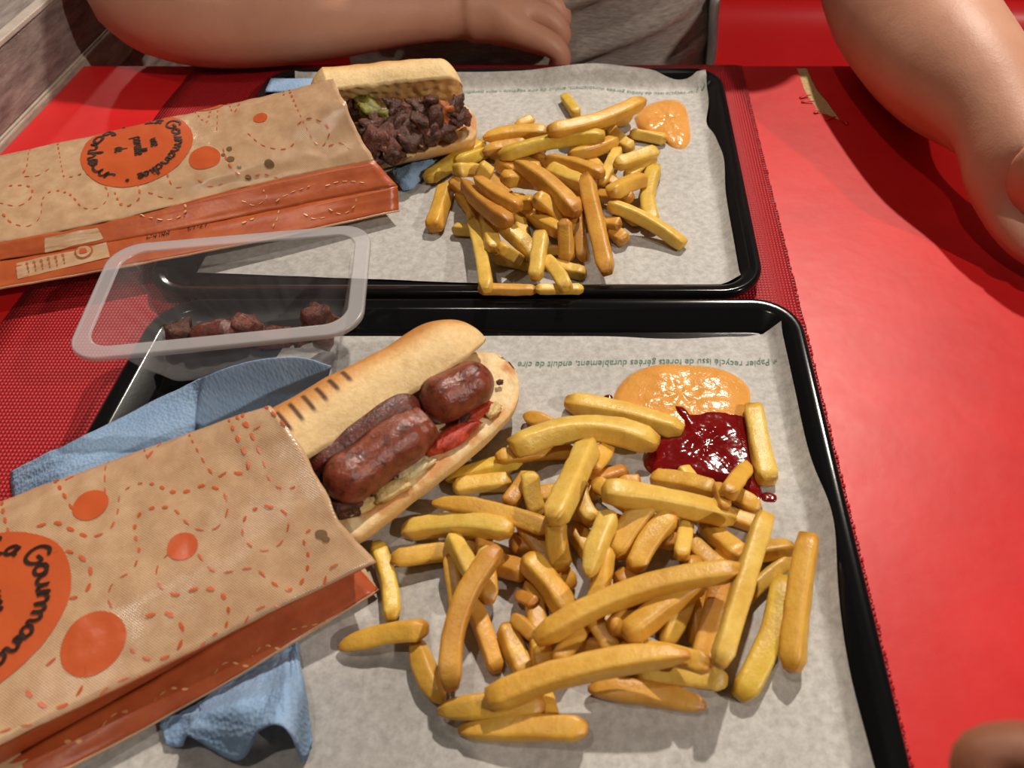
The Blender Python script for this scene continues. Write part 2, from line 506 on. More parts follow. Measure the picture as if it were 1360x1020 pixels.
def text_mesh(s, size):
    cu = bpy.data.curves.new('txt', 'FONT'); cu.body = s; cu.size = size; cu.shear = .15
    cu.resolution_u = 2
    o = bpy.data.objects.new('txt', cu); C.objects.link(o)
    dg = bpy.context.evaluated_depsgraph_get()
    me = bpy.data.meshes.new_from_object(o.evaluated_get(dg))
    vs = [v.co.copy() for v in me.vertices]; fs = [tuple(p.vertices) for p in me.polygons]
    bpy.data.objects.remove(o); bpy.data.curves.remove(cu); bpy.data.meshes.remove(me)
    return vs, fs
def liner_text(s, start, end, size, zf, parent, wave):
    vs, fs = text_mesh(s, size)
    w = max(p.x for p in vs)
    L = (end-start).length; d = (end-start)/L; n = Vector((d.y, -d.x, 0))
    if n.y > 0: n = -n
    out = []
    for p in vs:
        q = start + d*(p.x/w*L) + n*p.y
        q.y += wave(p.x/w)
        out.append((q.x, q.y, zf(q.x, q.y)+.0005))
    o = mk('printed_line', out, fs, M_green, parent, smooth=False)
    return o
liners = [o for o in C.objects if o.name.startswith('paper_liner')]
a, b = P(1031,475,.006), P(688,481,.006); a.z = b.z = 0
liner_text('* Papier recyclé issu de forêts gérées durablement, enduit de cire', a, b, .0085, z_near, liners[0],
           lambda s: -.0030*math.sin(min(1, s*4)*PI))
a, b = P(942,119,.006), P(612,121,.006); a.z = b.z = 0
liner_text('* Papier recyclé issu de forêts gérées durablement, enduit de cire végétale - sans paraffine', a, b, .0085, z_far, liners[1],
           lambda s: -.006*math.sin(min(1, s*2.2)*PI))
# ================================================================== paper sandwich bags
class Surf:
    """smooth sheet through a grid of control points, rows along u and columns along v"""
    def __init__(s, rows, wr=.0008, seed=1):
        s.g = np.array([[tuple(p) for p in r] for r in rows], dtype=float); s.wr = wr; s.sd = seed
        s.lut = None
    def ctrl(s, arr, t):
        n = arr.shape[0]; x = t*(n-1); k = int(min(max(math.floor(x), 0), n-2)); f = x-k
        a = arr[k-1] if k > 0 else 2*arr[0]-arr[1]
        d = arr[k+2] if k+2 < n else 2*arr[n-1]-arr[n-2]
        b, c = arr[k], arr[k+1]
        if n == 2: return b+(c-b)*f
        return .5*((2*b)+(c-a)*f+(2*a-5*b+4*c-d)*f*f+(3*b-a-3*c+d)*f**3)
    def raw(s, u, v):
        return s.ctrl(s.ctrl(s.g, u), v)
    def at(s, u, v):
        p = s.raw(u, v)
        w = s.wr*(nz((u*5, v*7, s.sd), 1.0)+.6*nz((u*17, v*6, s.sd+3), 1.0)+.35*nz((u*40, v*18, s.sd), 1.0))
        return Vector((p[0], p[1], p[2]+w))
    def nrm(s, u, v):
        e = .004
        n = (s.at(u+e, v)-s.at(u-e, v)).cross(s.at(u, v+e)-s.at(u, v-e)).normalized()
        return n if n.z > 0 else -n
    def up(s, u, v, off=.0005):
        return s.at(u, v)+s.nrm(u, v)*off
    def find(s, px, py):
        if s.lut is None:
            s.lut = []
            for i in range(-6, 67):
                for j in range(41):
                    q = pix(s.at(i/60, j/40)); s.lut.append((q[0], q[1], i/60, j/40))
            s.lut = np.array(s.lut)
        k = np.argmin((s.lut[:,0]-px)**2+(s.lut[:,1]-py)**2)
        u, v = s.lut[k,2], s.lut[k,3]
        for _ in range(6):
            e = .004
            a = np.array(pix(s.at(u, v))); b = np.array(pix(s.at(u+e, v))); c = np.array(pix(s.at(u, v+e)))
            J = np.column_stack(((b-a)/e, (c-a)/e))
            try: d = np.linalg.solve(J, np.array((px, py))-a)
            except Exception: break
            d = np.clip(d, -.03, .03)
            u += d[0]; v += d[1]
        return u, min(max(v, 0.004), .996)
    def mesh(s, nu, nv, u0=0., u1=1.):
        return [s.at(u0+(u1-u0)*i/nu, j/nv) for i in range(nu+1) for j in range(nv+1)], gridf(nu, nv)

def ribbon(v, f, pts, nrms, w, taper=.5):
    """thin strip along points, lying in the sheet"""
    b = len(v); n = len(pts)
    for i in range(n):
        d = (pts[min(i+1, n-1)]-pts[max(i-1, 0)])
        if d.length < 1e-9: d = Vector((1,0,0))
        side = nrms[i].cross(d.normalized())*w/2
        if i in (0, n-1): side *= taper
        v += [pts[i]-side, pts[i]+side]
    f += [(b+2*i, b+2*i+1, b+2*i+3, b+2*i+2) for i in range(n-1)]
def dashed(S, lines, dash, gap, width, name, mat, parent, off=.0005):
    v = []; f = []
    for ln in lines:
        uv = [S.find(*p) for p in ln]
        c = cr([(a, b, 0) for a, b in uv], 24*len(ln)) if len(uv) > 2 else [np.array((uv[0][0]+(uv[1][0]-uv[0][0])*i/40, uv[0][1]+(uv[1][1]-uv[0][1])*i/40, 0)) for i in range(41)]
        pts = [S.up(q[0], q[1], off) for q in c if -.1 < q[0] < 1.0 and 0.0 < q[1] < 1.0]
        if len(pts) < 3: continue
        acc = [0]
        for i in range(1, len(pts)): acc.append(acc[-1]+(pts[i]-pts[i-1]).length)
        def atl(s):
            k = max(1, min(len(pts)-1, int(np.searchsorted(acc, s)))); t = (s-acc[k-1])/max(1e-9, acc[k]-acc[k-1])
            return pts[k-1].lerp(pts[k], t)
        s0 = 0; k = 0
        while s0 < acc[-1]:
            ww = width*(1.0+.45*math.sin(k*.55+len(ln)))
            dd = dash*(1.0+.3*math.sin(k*.4+1))
            e = min(s0+dd, acc[-1])
            if e-s0 > dash*.3:
                pp = [atl(s0+(e-s0)*q/3) for q in range(4)]
                ribbon(v, f, pp, [Vector((0,0,1))]*4, ww, .45)
            s0 = e+gap; k += 1
    return tag(mk(name, v, f, mat, parent, smooth=False), kind='stuff')
def metric(S, u, v):
    e = .01
    return 1/((S.raw(u+e, v)-S.raw(u-e, v))/(2*e)).__pow__(2).sum()**.5, 1/((S.raw(u, v+e)-S.raw(u, v-e))/(2*e)).__pow__(2).sum()**.5
def disc(S, u0, v0, r, name, mat, parent, off=.0005, ru=1.0):
    ku, kv = metric(S, u0, v0)
    v = [S.up(u0, v0, off)]; f = []
    N, R = 40, 10
    for k in range(1, R+1):
        for i in range(N):
            a = 2*PI*i/N
            v.append(S.up(u0+math.cos(a)*r*ru*k/R*ku, min(max(v0+math.sin(a)*r*k/R*kv, .003), .997), off))
    f += [(0, 1+i, 1+(i+1) % N) for i in range(N)]
    for k in range(R-1):
        f += [(1+k*N+i, 1+(k+1)*N+i, 1+(k+1)*N+(i+1) % N, 1+k*N+(i+1) % N) for i in range(N)]
    return mk(name, v, f, mat, parent)
GL = {
 'G': (1.15, [[(.95,1.55),(.65,1.95),(.2,1.7),(0,1.0),(.15,.2),(.55,0),(.9,.35),(.95,.9),(.5,.9)]]),
 'L': (.95, [[(.35,1.6),(.3,1.95),(.15,1.6),(.15,.5),(0,0),(.4,.12),(.9,.05)]]),
 'o': (.75, [[(0,.5),(.15,.95),(.45,1),(.65,.6),(.5,.05),(.15,.05),(.03,.5),(.3,.95),(.75,.85)]]),
 'u': (.9, [[(0,.9),(.05,.3),(.25,0),(.5,.2),(.6,.9),(.6,.3),(.75,0),(.92,.25)]]),
 'r': (.65, [[(0,.2),(.1,.95),(.15,.7),(.15,0),(.2,.6),(.45,.97),(.65,.8)]]),
 'm': (1.2, [[(0,.9),(.05,0),(.12,.7),(.35,.97),(.48,.6),(.48,0),(.55,.7),(.8,.97),(.95,.6),(.95,.1),(1.15,.1)]]),
 'a': (.8, [[(.6,.85),(.3,1),(.03,.6),(.1,.08),(.4,.1),(.6,.7),(.62,.92),(.62,.2),(.82,.1)]]),
 'n': (.8, [[(0,.9),(.05,0),(.12,.7),(.4,.97),(.55,.6),(.55,.1),(.78,.1)]]),
 'd': (.85, [[(.6,.85),(.3,1),(.03,.6),(.1,.08),(.4,.1),(.6,.7),(.72,1.95),(.64,.2),(.86,.1)]]),
 'i': (.4, [[(0,.3),(.12,.95),(.12,.2),(.35,.1)], [(.14,1.4),(.17,1.5)]]),
 's': (.5, [[(0,.2),(.3,1.0),(.42,.5),(.35,.05),(.05,.1)]]),
 'e': (.6, [[(0,.4),(.4,.6),(.45,.9),(.2,1),(.03,.5),(.2,.02),(.6,.25)]]),
 'p': (.75, [[(0,.95),(.02,-.8)], [(.02,.6),(.3,1),(.6,.6),(.4,.05),(.05,.2)]]),
 'c': (.6, [[(.5,.85),(.25,1),(.03,.5),(.2,.02),(.58,.2)]]),
 'l': (.42, [[(0,.2),(.32,1.5),(.22,1.95),(.08,1.5),(.12,.2),(.4,.1)]]),
 'b': (.65, [[(0,.5),(.22,1.6),(.14,1.95),(.04,1.4),(.05,.05),(.4,.1),(.5,.6),(.3,.9),(.12,.6)]]),
 'h': (.75, [[(0,.5),(.22,1.6),(.14,1.95),(.04,1.4),(.04,0),(.12,.6),(.38,.97),(.52,.6),(.52,.1),(.74,.1)]]),
 ' ': (.55, []), '*': (.6, [[(.1,.5),(.35,.5)]]),
}
def layout(s):
    x = 0; out = []
    for ch in s:
        w, st = GL[ch]
        for q in st: out.append([(x+a, b) for a, b in q])
        x += w
    return out, x
def logo(S, u0, v0, R, parent, far):
    """orange disc with handwritten motto; the letters stand towards the mouth of the bag"""
    disc(S, u0, v0, R, 'logo_disc', M_orange, parent, .0006)
    ku, kv = metric(S, u0, v0)
    v = []; f = []
    def put(line, w):
        c = cr([(a, b, 0) for a, b in line], max(6, 5*(len(line)-1)))
        pts = []
        for q in c:
            uu, vv = u0+q[1]*ku, v0+q[0]*kv
            if 0 < vv < 1: pts.append(S.up(uu, vv, .0011))
        if len(pts) > 2: ribbon(v, f, pts, [Vector((0,0,1))]*len(pts), w, .7)
    def straight(s, b0, h, w):
        L, W = layout(s)
        for l in L: put([((a-W/2)*h, b0+b*h) for a, b in l], w)
    def arc(s, rad, a0, a1, h, w, bottom=False):
        L, W = layout(s)
        for l in L:
            o = []
            for a, b in l:
                an = a0+(a1-a0)*a/W
                rr_ = rad+(-b if bottom else b)*h
                o.append((rr_*math.sin(an), rr_*math.cos(an)))
            put(o, w)
    D = math.radians
    arc('La Gourmandise', R*.70, D(-72), D(92), R*.115, R*.042)
    straight('une', R*.28, R*.10, R*.03)
    straight('parcelle', R*-.02, R*.11, R*.03)
    straight('de', R*-.36, R*.11, R*.03)
    arc('bonheur', R*.86, D(180+58), D(180-58), R*.135, R*.045, True)
    for sx in (-1, 1): put([(sx*R*.80-.001, -R*.22), (sx*R*.80, -R*.22+.0012), (sx*R*.80+.001, -R*.22)], R*.06)
    return mk('handwritten_lettering', v, f, M_black, parent, smooth=False)

def extrap(r1, r2, k=1.0, dz=0):
    return [Vector(a)+(Vector(a)-Vector(b))*k+Vector((0,0,dz)) for a, b in zip(r1, r2)]
def bag(top, gus, label, seed, wr, name='sandwich_bag'):
    """top: rows of panel points (far bottom ... near edge); gus: rows of (near edge, crease, low edge)"""
    base = (np.array(gus[-1][2])+np.array(top[-1][0]))/2
    b = empty(name, (base[0], base[1], .007)); tag(b, label, 'paper bag', 'printed sandwich bags')
    S = Surf(top, wr, seed)
    v, f = S.mesh(110, 44)
    for i in range(45):                       # frayed, slightly uneven mouth
        k = 110*45+i; v[k] = v[k]+Vector((.0016*nz((i*.23, 0, seed), 1.0)+.0005*nz((i*.9, 3, seed), 1.0), .0006*nz((i*.5, 7, seed), 1.0), 0))
    o = mk('top_panel', v, f, M_kraft, b); solid(o, .00025, 0)
    G1 = Surf([[r[0], r[1]] for r in gus], wr*.6, seed+1); v, f = G1.mesh(60, 8)
    o = mk('upper_gusset', v, f, M_gusset, b); solid(o, .00025, 0)
    G2 = Surf([[r[1], r[2]] for r in gus], wr*.6, seed+2); v, f = G2.mesh(60, 8)
    o = mk('lower_gusset', v, f, M_gusset, b); solid(o, .00025, 0)
    B = Surf([[g[2], t[0]] for g, t in zip(gus, top)], 0, seed)
    v, f = B.mesh(40, 6); o = mk('bottom_panel', v, f, M_kraft, b); solid(o, .0004, 0)
    # pale folded edge along the foot of the gusset
    v = []; n = 60
    rings = []
    for i in range(n+1):
        p = G2.at(i/n, 1.0)
        rings.append([p+Vector((.0005*math.cos(a), .0009*math.cos(a), .0009*math.sin(a))) for a in [2*PI*k/8 for k in range(8)]])
    v, f = loft(rings); mk('folded_edge', v, f, M_kraft, b)
    return b, S, G1, G2

# ---- near bag
top = []; gus = []
def far_side(row, d, z):
    n = (Vector(row[0])-Vector(row[2])); n.z = 0; n.normalize()
    p = Vector(row[0])+n*d; p.z = z
    return [p]+row
m_ = far_side([P(358,538,.077), P(411,612,.0690), P(452,692,.053), P(500,747,.038)], .010, .030)
c_ = far_side([P(200,594,.060), P(212,662,.062), P(232,770,.052), P(250,868,.038)], .012, .028)
l_ = far_side([P(0,667,.052), P(0,738,.055), P(-4,860,.049), P(0,990,.040)], .012, .028)
ll = extrap(l_, c_, .9); lx = extrap(l_, c_, 1.8)
top = [lx, ll, l_, c_, m_]
gm = [m_[4], None, P(503,784,.0095)]; gc = [c_[4], None, P(250,936,.011)]; gl = [l_[4], None, P(0,1067,.020)]
for g, t in ((gm, m_), (gc, c_), (gl, l_)):
    n = (Vector(t[3])-Vector(t[4])); n.z = 0; n.normalize()
    g[1] = Vector(g[2])+n*.018; g[1].z = .020
gus = [extrap(gl, gc, 1.8), extrap(gl, gc, .9), gl, gc, gm]
nb, NS, NG1, NG2 = bag(top, gus, 'brown paper sleeve holding the sausage sandwich, nearest the camera, orange side fold', 4, .0013)
u0, v0 = NS.find(-50, 818)
logo(NS, u0, v0, .046, nb, False)
def q6(l): return [(x*.4118, 600+y*.4118) for x, y in l]
def q4(l): return [(x*.4118, 270+y*.4118) for x, y in l]
near_lines = [
 q6([(235,185),(185,155),(110,142),(50,180),(30,260),(60,300)]),
 q6([(340,140),(340,85),(390,40),(440,20)]),
 q6([(120,240),(180,228),(230,250),(290,275),(350,255),(380,200),(390,140),(440,105),(500,105),(560,130),(620,125),(660,108),(720,130),(735,190),(700,245),(640,250),(600,225),(560,185),(500,180),(450,205),(435,260),(450,320),(430,380),(370,420),(350,470),(375,520)]),
 q4([(480,820),(510,785),(560,776),(610,785),(625,815),(590,850),(540,864),(500,856),(482,830)]),
 q4([(740,690),(745,740),(700,770),(660,805),(670,850),(740,865),(800,830),(800,780),(790,715),(850,715)]),
 q4([(960,760),(880,785),(850,830),(870,890),(920,922),(980,900)]),
 q6([(855,173),(920,195),(930,245),(900,300),(850,318),(800,295),(782,245),(805,195),(850,173)]),
 q6([(640,330),(690,385),(750,385),(820,375),(870,415),(930,445),(980,410),(995,340),(980,270),(1030,237)]),
 q6([(555,320),(510,370),(515,430),(570,460),(640,440),(700,447),(735,490),(730,560),(690,590),(650,630),(640,650)]),
 q6([(470,530),(540,520),(590,570),(570,640),(500,670),(440,650),(400,610)]),
 q6([(275,690),(265,760),(215,815),(150,822),(95,780),(80,750)]),
 q6([(325,810),(350,760),(410,730),(460,728)]),
 q6([(160,325),(220,320),(280,355),(295,410),(270,460),(215,475)]),
 q6([(790,560),(810,520),(860,495),(910,510)]),
 q6([(1045,430),(1060,380),(1100,357)]),
 q6([(0,905),(60,885),(120,895),(140,915)]),
 q6([(150,690),(200,645),(213,600)]),
 q6([(240,80),(200,95),(180,92)]),
]
dashed(NS, near_lines, .0036, .0040, .0013, 'printed_dashes', M_orange, nb)
for (x, y, r) in ((121,671,.0088), (243,726,.0072), (124,855,.0140)):
    u, v_ = NS.find(x, y); disc(NS, u, v_, r, 'printed_dot', M_orange, nb)
for (x, y, r) in ((427,710,.0028), (433,716,.0018)):
    u, v_ = NS.find(x, y); disc(NS, u, v_, r, 'grease_spot', M_stain, nb, .0006)
dashed(NG2, [[(435,825),(405,832),(380,838)], [(372,862),(350,858),(335,872)], [(330,885),(300,880),(280,900)], [(250,915),(225,915),(205,930)], [(170,945),(150,950),(130,975)], [(110,985),(85,985)]], .0022, .0022, .0013, 'printed_dashes', M_cream, nb)

# ---- far bag
m_ = far_side([P(442,106,.080), P(456,133,.082), P(476,176,.064), P(497,213,.048)], .012, .030)
c_ = far_side([P(300,140,.064), P(306,170,.066), P(318,214,.056), P(332,247,.044)], .012, .030)
d_ = far_side([P(150,173,.052), P(150,203,.054), P(154,250,.047), P(164,290,.039)], .012, .028)
l_ = far_side([P(0,207,.044), P(0,237,.046), P(0,285,.042), P(0,322,.036)], .012, .028)
top = [extrap(l_, d_, .8), l_, d_, c_, m_]
gm = [m_[4], P(528,247,.032), P(530,280,.016)]
gc = [c_[4], P(345,283,.030), P(340,321,.020)]
gd = [d_[4], P(170,318,.030), P(170,353,.022)]
gl = [l_[4], P(0,346,.028), P(0,384,.021)]
gus = [extrap(gl, gd, .8), gl, gd, gc, gm]
fb_, FS, FG1, FG2 = bag(top, gus, 'brown paper sleeve holding the dark meat sandwich, on the far tray, wide orange side fold', 11, .0016)
u0, v0 = FS.find(181, 196)
logo(FS, u0, v0, .0455, fb_, True)
def q1(l): return [(x*.4118, y*.4118) for x, y in l]
far_lines = [
 q1([(75,560),(90,525),(150,505)]), q1([(80,570),(120,568),(160,545)]),
 q1([(0,655),(60,665),(105,630),(90,600),(30,600)]),
 q1([(10,690),(40,720),(90,730),(130,700),(140,640),(180,615),(230,630),(270,670),(320,670),(350,630),(330,590),(280,560),(220,570),(200,540),(230,512)]),
 q1([(380,590),(440,590),(450,640),(400,665),(370,620)]),
 q1([(620,400),(660,392),(680,360)]), q1([(700,420),(760,400),(750,360),(775,335)]),
 q1([(870,370),(930,360),(920,315)]), q1([(1000,285),(1040,310),(1090,320)]),
 q1([(720,480),(740,530),(790,570),(850,560),(900,575),(900,605)]),
 q1([(800,430),(850,470),(920,480),(960,450)]),
 q1([(960,400),(1000,380),(1050,400),(1060,440),(1010,450),(970,425)]),
 q1([(540,560),(560,600),(600,600)]), q1([(640,580),(680,600),(720,590)]), q1([(480,620),(520,635),(560,640)]),
 q1([(700,340),(740,330)]), q1([(1060,470),(1100,460),(1130,480)]),
]
dashed(FS, far_lines, .0034, .0040, .0013, 'printed_dashes', M_orange, fb_)
for (x, y, r, k) in ((43,204,.0085,1.6), (272,210,.0125,1), (346,157,.0060,1), (280,143,.006,1.8)):
    u, v_ = FS.find(x, y); disc(FS, u, v_, r, 'printed_dot', M_orange, fb_, .0005, k)
for (x, y, r) in ((305,198,.0022),(307,212,.003),(358,218,.0035),(330,236,.0022),(297,206,.0016),(318,222,.0016)):
    u, v_ = FS.find(x, y); disc(FS, u, v_, r, 'grease_spot', M_stain, fb_, .0006)
dashed(FG1, [q1([(450,680),(500,705),(560,705),(600,680),(595,655)]), q1([(780,648),(820,662),(860,640),(850,612)]),
             q1([(890,650),(930,625),(1000,600)]), q1([(1050,600),(1100,585),(1180,590)])], .0030, .0030, .0016, 'printed_dashes', M_cream, fb_)
dashed(FG2, [q1([(980,690),(1010,705),(1060,700)]), q1([(1060,675),(1100,690),(1140,668),(1150,640)]), q1([(880,735),(895,705),(900,680)]), q1([(780,720),(820,705)])],
       .0030, .0030, .0016, 'printed_dashes', M_cream, fb_)
# kraft window with small print and a round emblem near the closed end
def patch(S, corners, name, mat, parent, off):
    uv = [np.array(S.find(*p)) for p in corners]
    v = []; n = 12
    for i in range(n+1):
        for j in range(n+1):
            a, b = i/n, j/n
            q = (uv[0]*(1-a)+uv[1]*a)*(1-b)+(uv[3]*(1-a)+uv[2]*a)*b
            v.append(S.up(q[0], q[1], off))
    return mk(name, v, gridf(n, n), mat, parent)
patch(FG2, [(22,350),(142,321),(146,342),(24,371)], 'print_window', M_kraft, fb_, .0005)
patch(FG1, [(60,316),(130,303),(138,317),(60,336)], 'print_window', M_kraft, fb_, .0005)
for k in range(6):
    x = 36+k*9.5
    dashed(FG2, [[(x, 349-k*2.3), (x+2, 356-k*2.3), (x+3, 363-k*2.3)]], .0025, .0010, .0018, 'small_print', M_brownink, fb_, .0009)
u, v_ = FG2.find(112, 335)
disc(FG2, u, v_, .0065, 'emblem', M_brownink, fb_, .0009)
disc(FG2, u, v_, .0052, 'emblem_field', M_kraft, fb_, .0013)
disc(FG2, u, v_, .0026, 'emblem_core', M_orange, fb_, .0017)
def stamp(S, s, p0, p1, h):
    vs, fs = text_mesh(s, 1.0); w = max(p.x for p in vs)
    a, b = np.array(S.find(*p0)), np.array(S.find(*p1)); ku, kv = metric(S, *a)
    out = []
    for p in vs:
        q = a+(b-a)*p.x/w
        out.append(S.up(q[0], min(max(q[1]-p.y*h*kv, .01), .99), .0009))
    mk('date_stamp', out, fs, M_black, fb_, smooth=False)
stamp(FG2, 'L-0186', (194,318), (226,311), .0085)
stamp(FG2, '01-21', (249,307), (275,301), .0085)
# ================================================================== sandwiches
def smooth01(a, b, x):
    t = min(max((x-a)/(b-a), 0), 1); return t*t*(3-2*t)
def mixc(a, b, t): return tuple(a[i]+(b[i]-a[i])*t for i in range(3))
CRUMB = lin(236,204,150)[:3]; CRUST = lin(226,180,112)[:3]; TOAST = lin(196,124,50)[:3]; CHAR = lin(84,44,18)[:3]; PALE = lin(232,206,158)[:3]
def bread_half(name, path, e1f, e2f, af, bf, colf, parent, n=110, m=44, tipw=.16, rough=.0008, seed=0):
    """loft of a half loaf: flat cut face along e1, domed crust along e2"""
    pts = cr(path, n); rings = []; cols = []
    for i, c in enumerate(pts):
        s = i/n
        k = 1.0 if s < 1-tipw else math.sqrt(max(0.0, 1-((s-1+tipw)/tipw)**2))
        k = max(k, .03)
        k *= .35+.65*math.sqrt(min(1, s/.16))          # the end inside the bag is rounded off
        e1, e2 = e1f(s), e2f(s); a, b = af(s)*(.25+.75*k if k < 1 else 1)*(k**.4), bf(s)*k
        ring = []
        for j in range(m):
            w = j/m
            if w < .64:                                    # crust dome
                th = PI*(w/.64); x = math.cos(th); y = math.sin(th)
                x = math.copysign(abs(x)**.85, x); y = y**.8
                cut = False
            else:                                          # cut face
                q = (w-.64)/.36; x = -1+2*q; y = -.10*math.sin(PI*q); cut = True
                x *= .98
            p = Vector(c)+e1*(a*x)+e2*(b*y)
            d = rough*nz(p, 70, seed)+rough*2.2*nz(p, 18, seed+5)
            if cut: d += rough*2.0*nz(p, 160, seed+2)
            p = p+(e2 if cut else (e1*x+e2*y).normalized())*d
            ring.append(p); cols.append(colf(s, x, y, cut, p))
        rings.append(ring)
    v, f = loft(rings)
    o = mk(name, v, f, M_bread, parent, cols=cols)
    return fixn(o)
def chunk(name, c, size, mat, parent, seed, rot=0.0, rough=.28, tilt=0.0, sub=3):
    bm = bmesh.new(); bmesh.ops.create_icosphere(bm, subdivisions=sub, radius=1)
    R = Matrix.Rotation(rot, 3, 'Z') @ Matrix.Rotation(tilt, 3, 'Y')
    for q in bm.verts:
        d = q.co.normalized()
        r = 1+rough*noise.noise(d*1.6+Vector((seed*3.1, seed, 0)))*1.6+rough*.5*noise.noise(d*4+Vector((0, seed*2, seed)))+rough*.25*noise.noise(d*9+Vector((seed, 0, seed)))
        p = Vector((math.copysign(abs(d.x)**.75, d.x)*size[0], math.copysign(abs(d.y)**.75, d.y)*size[1], math.copysign(abs(d.z)**.75, d.z)*size[2]))*r
        q.co = R @ p+Vector(c)
    v = [tuple(q.co) for q in bm.verts]; f = [tuple(x.index for x in fa.verts) for fa in bm.faces]
    bm.free()
    return mk(name, v, f, mat, parent)
def sausage(name, a, b, r, mat, parent, seed, bend=.0, open_end=False):
    a, b = Vector(a), Vector(b); L = (b-a).length; d = (b-a)/L
    up = Vector((0,0,1)); s1 = d.cross(up).normalized(); s2 = s1.cross(d)
    rings = []; n = 44; m = 28
    for i in range(n+1):
        s = i/n
        e = min(s, 1-s)*L
        k = math.sqrt(max(0, 1-(max(0, r-e)/r)**2)) if e < r else 1
        if open_end and s > .5: k = max(k, .80) if e < r*.3 else max(k, .9)
        k = max(k, .06)
        c = a.lerp(b, s)+s1*bend*math.sin(PI*s)
        ring = []
        for j in range(m):
            t = 2*PI*j/m
            p = c+(s1*math.cos(t)+s2*math.sin(t))*r*k
            p = p+(s1*math.cos(t)+s2*math.sin(t))*(.0010*nz(p, 90, seed)+.0016*nz(p, 35, seed+4))
            ring.append(p)
        rings.append(ring)
    v, f = loft(rings)
    return fixn(mk(name, v, f, mat, parent))

def sandwich(label, tip_axis, n2, cpath, a_b, hinge, near, b_top, stripes, seed, tipw):
    n2 = Vector((n2[0], n2[1], 0)).normalized(); ax = Vector((n2.y, -n2.x, 0)); Z = Vector((0,0,1))
    base = Vector(cpath[-2]); sw = empty('sandwich', (base.x, base.y, .008)); tag(sw, label, 'sandwich')
    zc = .029
    lo = [Vector((x, y, zc)) for x, y in cpath]
    def col_lo(s, x, y, cut, p):
        if cut:
            g = smooth01(.0, .4, nz(p, 60, seed)+.6*nz(p, 170, seed)-.30*x)
            return mixc(PALE, lin(196,126,52)[:3], .85*g)
        return mixc(CRUST, PALE, .3+.4*nz(p, 25, seed))
    bread_half('bread_bottom', lo, lambda s: n2, lambda s: -Z, lambda s: a_b, lambda s: .021, col_lo, sw, tipw=tipw, seed=seed)
    hn, hz = hinge; nn, nzz = near
    mid_n, mid_z = (hn+nn)/2, (hz+nzz)/2
    e1 = (n2*(nn-hn)+Z*(nzz-hz)); a_t = e1.length/2; e1.normalize()
    e2 = (n2*(nzz-hz)+Z*(hn-nn)).normalized()
    hi = []
    for i, (x, y) in enumerate(cpath):
        s = i/(len(cpath)-1)
        k = 1-.42*max(0, (s-.55)/.45)
        hi.append(Vector((x, y, 0))+n2*mid_n*k-ax*.004*s+Z*(mid_z-.004*s))
    def col_hi(s, x, y, cut, p):
        if cut: return mixc(PALE, lin(206,150,80)[:3], .5+.4*nz(p, 50, seed+3))
        # crust: golden along the crest, pale flank towards the camera
        th = math.atan2(y, x)            # 0 at the opening side, pi at the hinge
        g = smooth01(.60, 1.25, th+.25*nz(p, 20, seed))
        c = mixc(CRUMB, CRUST, smooth01(.5, 1.1, th))
        c = mixc(c, TOAST, .80*g)
        st = 0
        for (s0, wd, t0, t1) in stripes:
            q = abs(s-s0-.010*(th-1.3))/wd
            if q < 1 and t0 < th < t1:
                st = max(st, (1-q*q)*smooth01(t0, t0+.15, th)*(1-smooth01(t1-.15, t1, th)))
        c = mixc(c, CHAR, min(1, st*1.1))
        return c
    bread_half('bread_top', hi, lambda s: e1, lambda s: e2, lambda s: a_t*(1-.12*s), lambda s: b_top*(1-.10*s), col_hi, sw, n=240, m=80, tipw=tipw, seed=seed+9)
    return sw
# near sandwich
st = [(.215+.058*k, .0125, .50+.05*k, 1.25+.02*k) for k in range(-1, 6)]
sw1 = sandwich('long toasted baguette sandwich filled with grilled sausages, on the near tray', None, (-.72,.69),
    [(-.172,.220),(-.148,.244),(-.122,.271),(-.096,.303),(-.066,.346)], .031, (.047,.028), (.010,.058), .031, st, 1, .17)
sausage('sausage', P(436,657,.0445), P(566,562,.0445), .0150, M_saus, sw1, 1, -.001, True)
sausage('sausage', P(405,622,.046), P(556,532,.046), .0115, M_saus2, sw1, 2)
sausage('sausage', P(562,545,.0445), P(652,497,.0445), .0150, M_saus, sw1, 3, 0, False)
for (x, y, z, s, m, r) in ((600,582,.0325,(.017,.006,.0045),M_tomato,.75), (632,548,.033,(.012,.005,.004),M_tomato,.8),
        (548,622,.0325,(.011,.006,.0035),M_egg,.7), (520,650,.0325,(.012,.005,.003),M_onion,.6), (478,672,.033,(.008,.004,.003),M_onion,.5),
        (455,672,.0345,(.010,.007,.006),M_char,.4), (440,650,.036,(.008,.006,.007),M_char,.1), (640,520,.034,(.004,.003,.002),M_char,.1),
        (664,508,.0325,(.0022,.0018,.0014),M_char,.2), (616,556,.036,(.005,.003,.0025),M_char,.8), 
        (655,545,.0315,(.006,.004,.002),M_onion,.9)):
    chunk({M_tomato:'tomato_slice',M_onion:'onion_piece',M_egg:'onion_piece',M_char:'charred_bit'}[m], P(x,y,z), s, m, sw1, x*.01, r, .25)
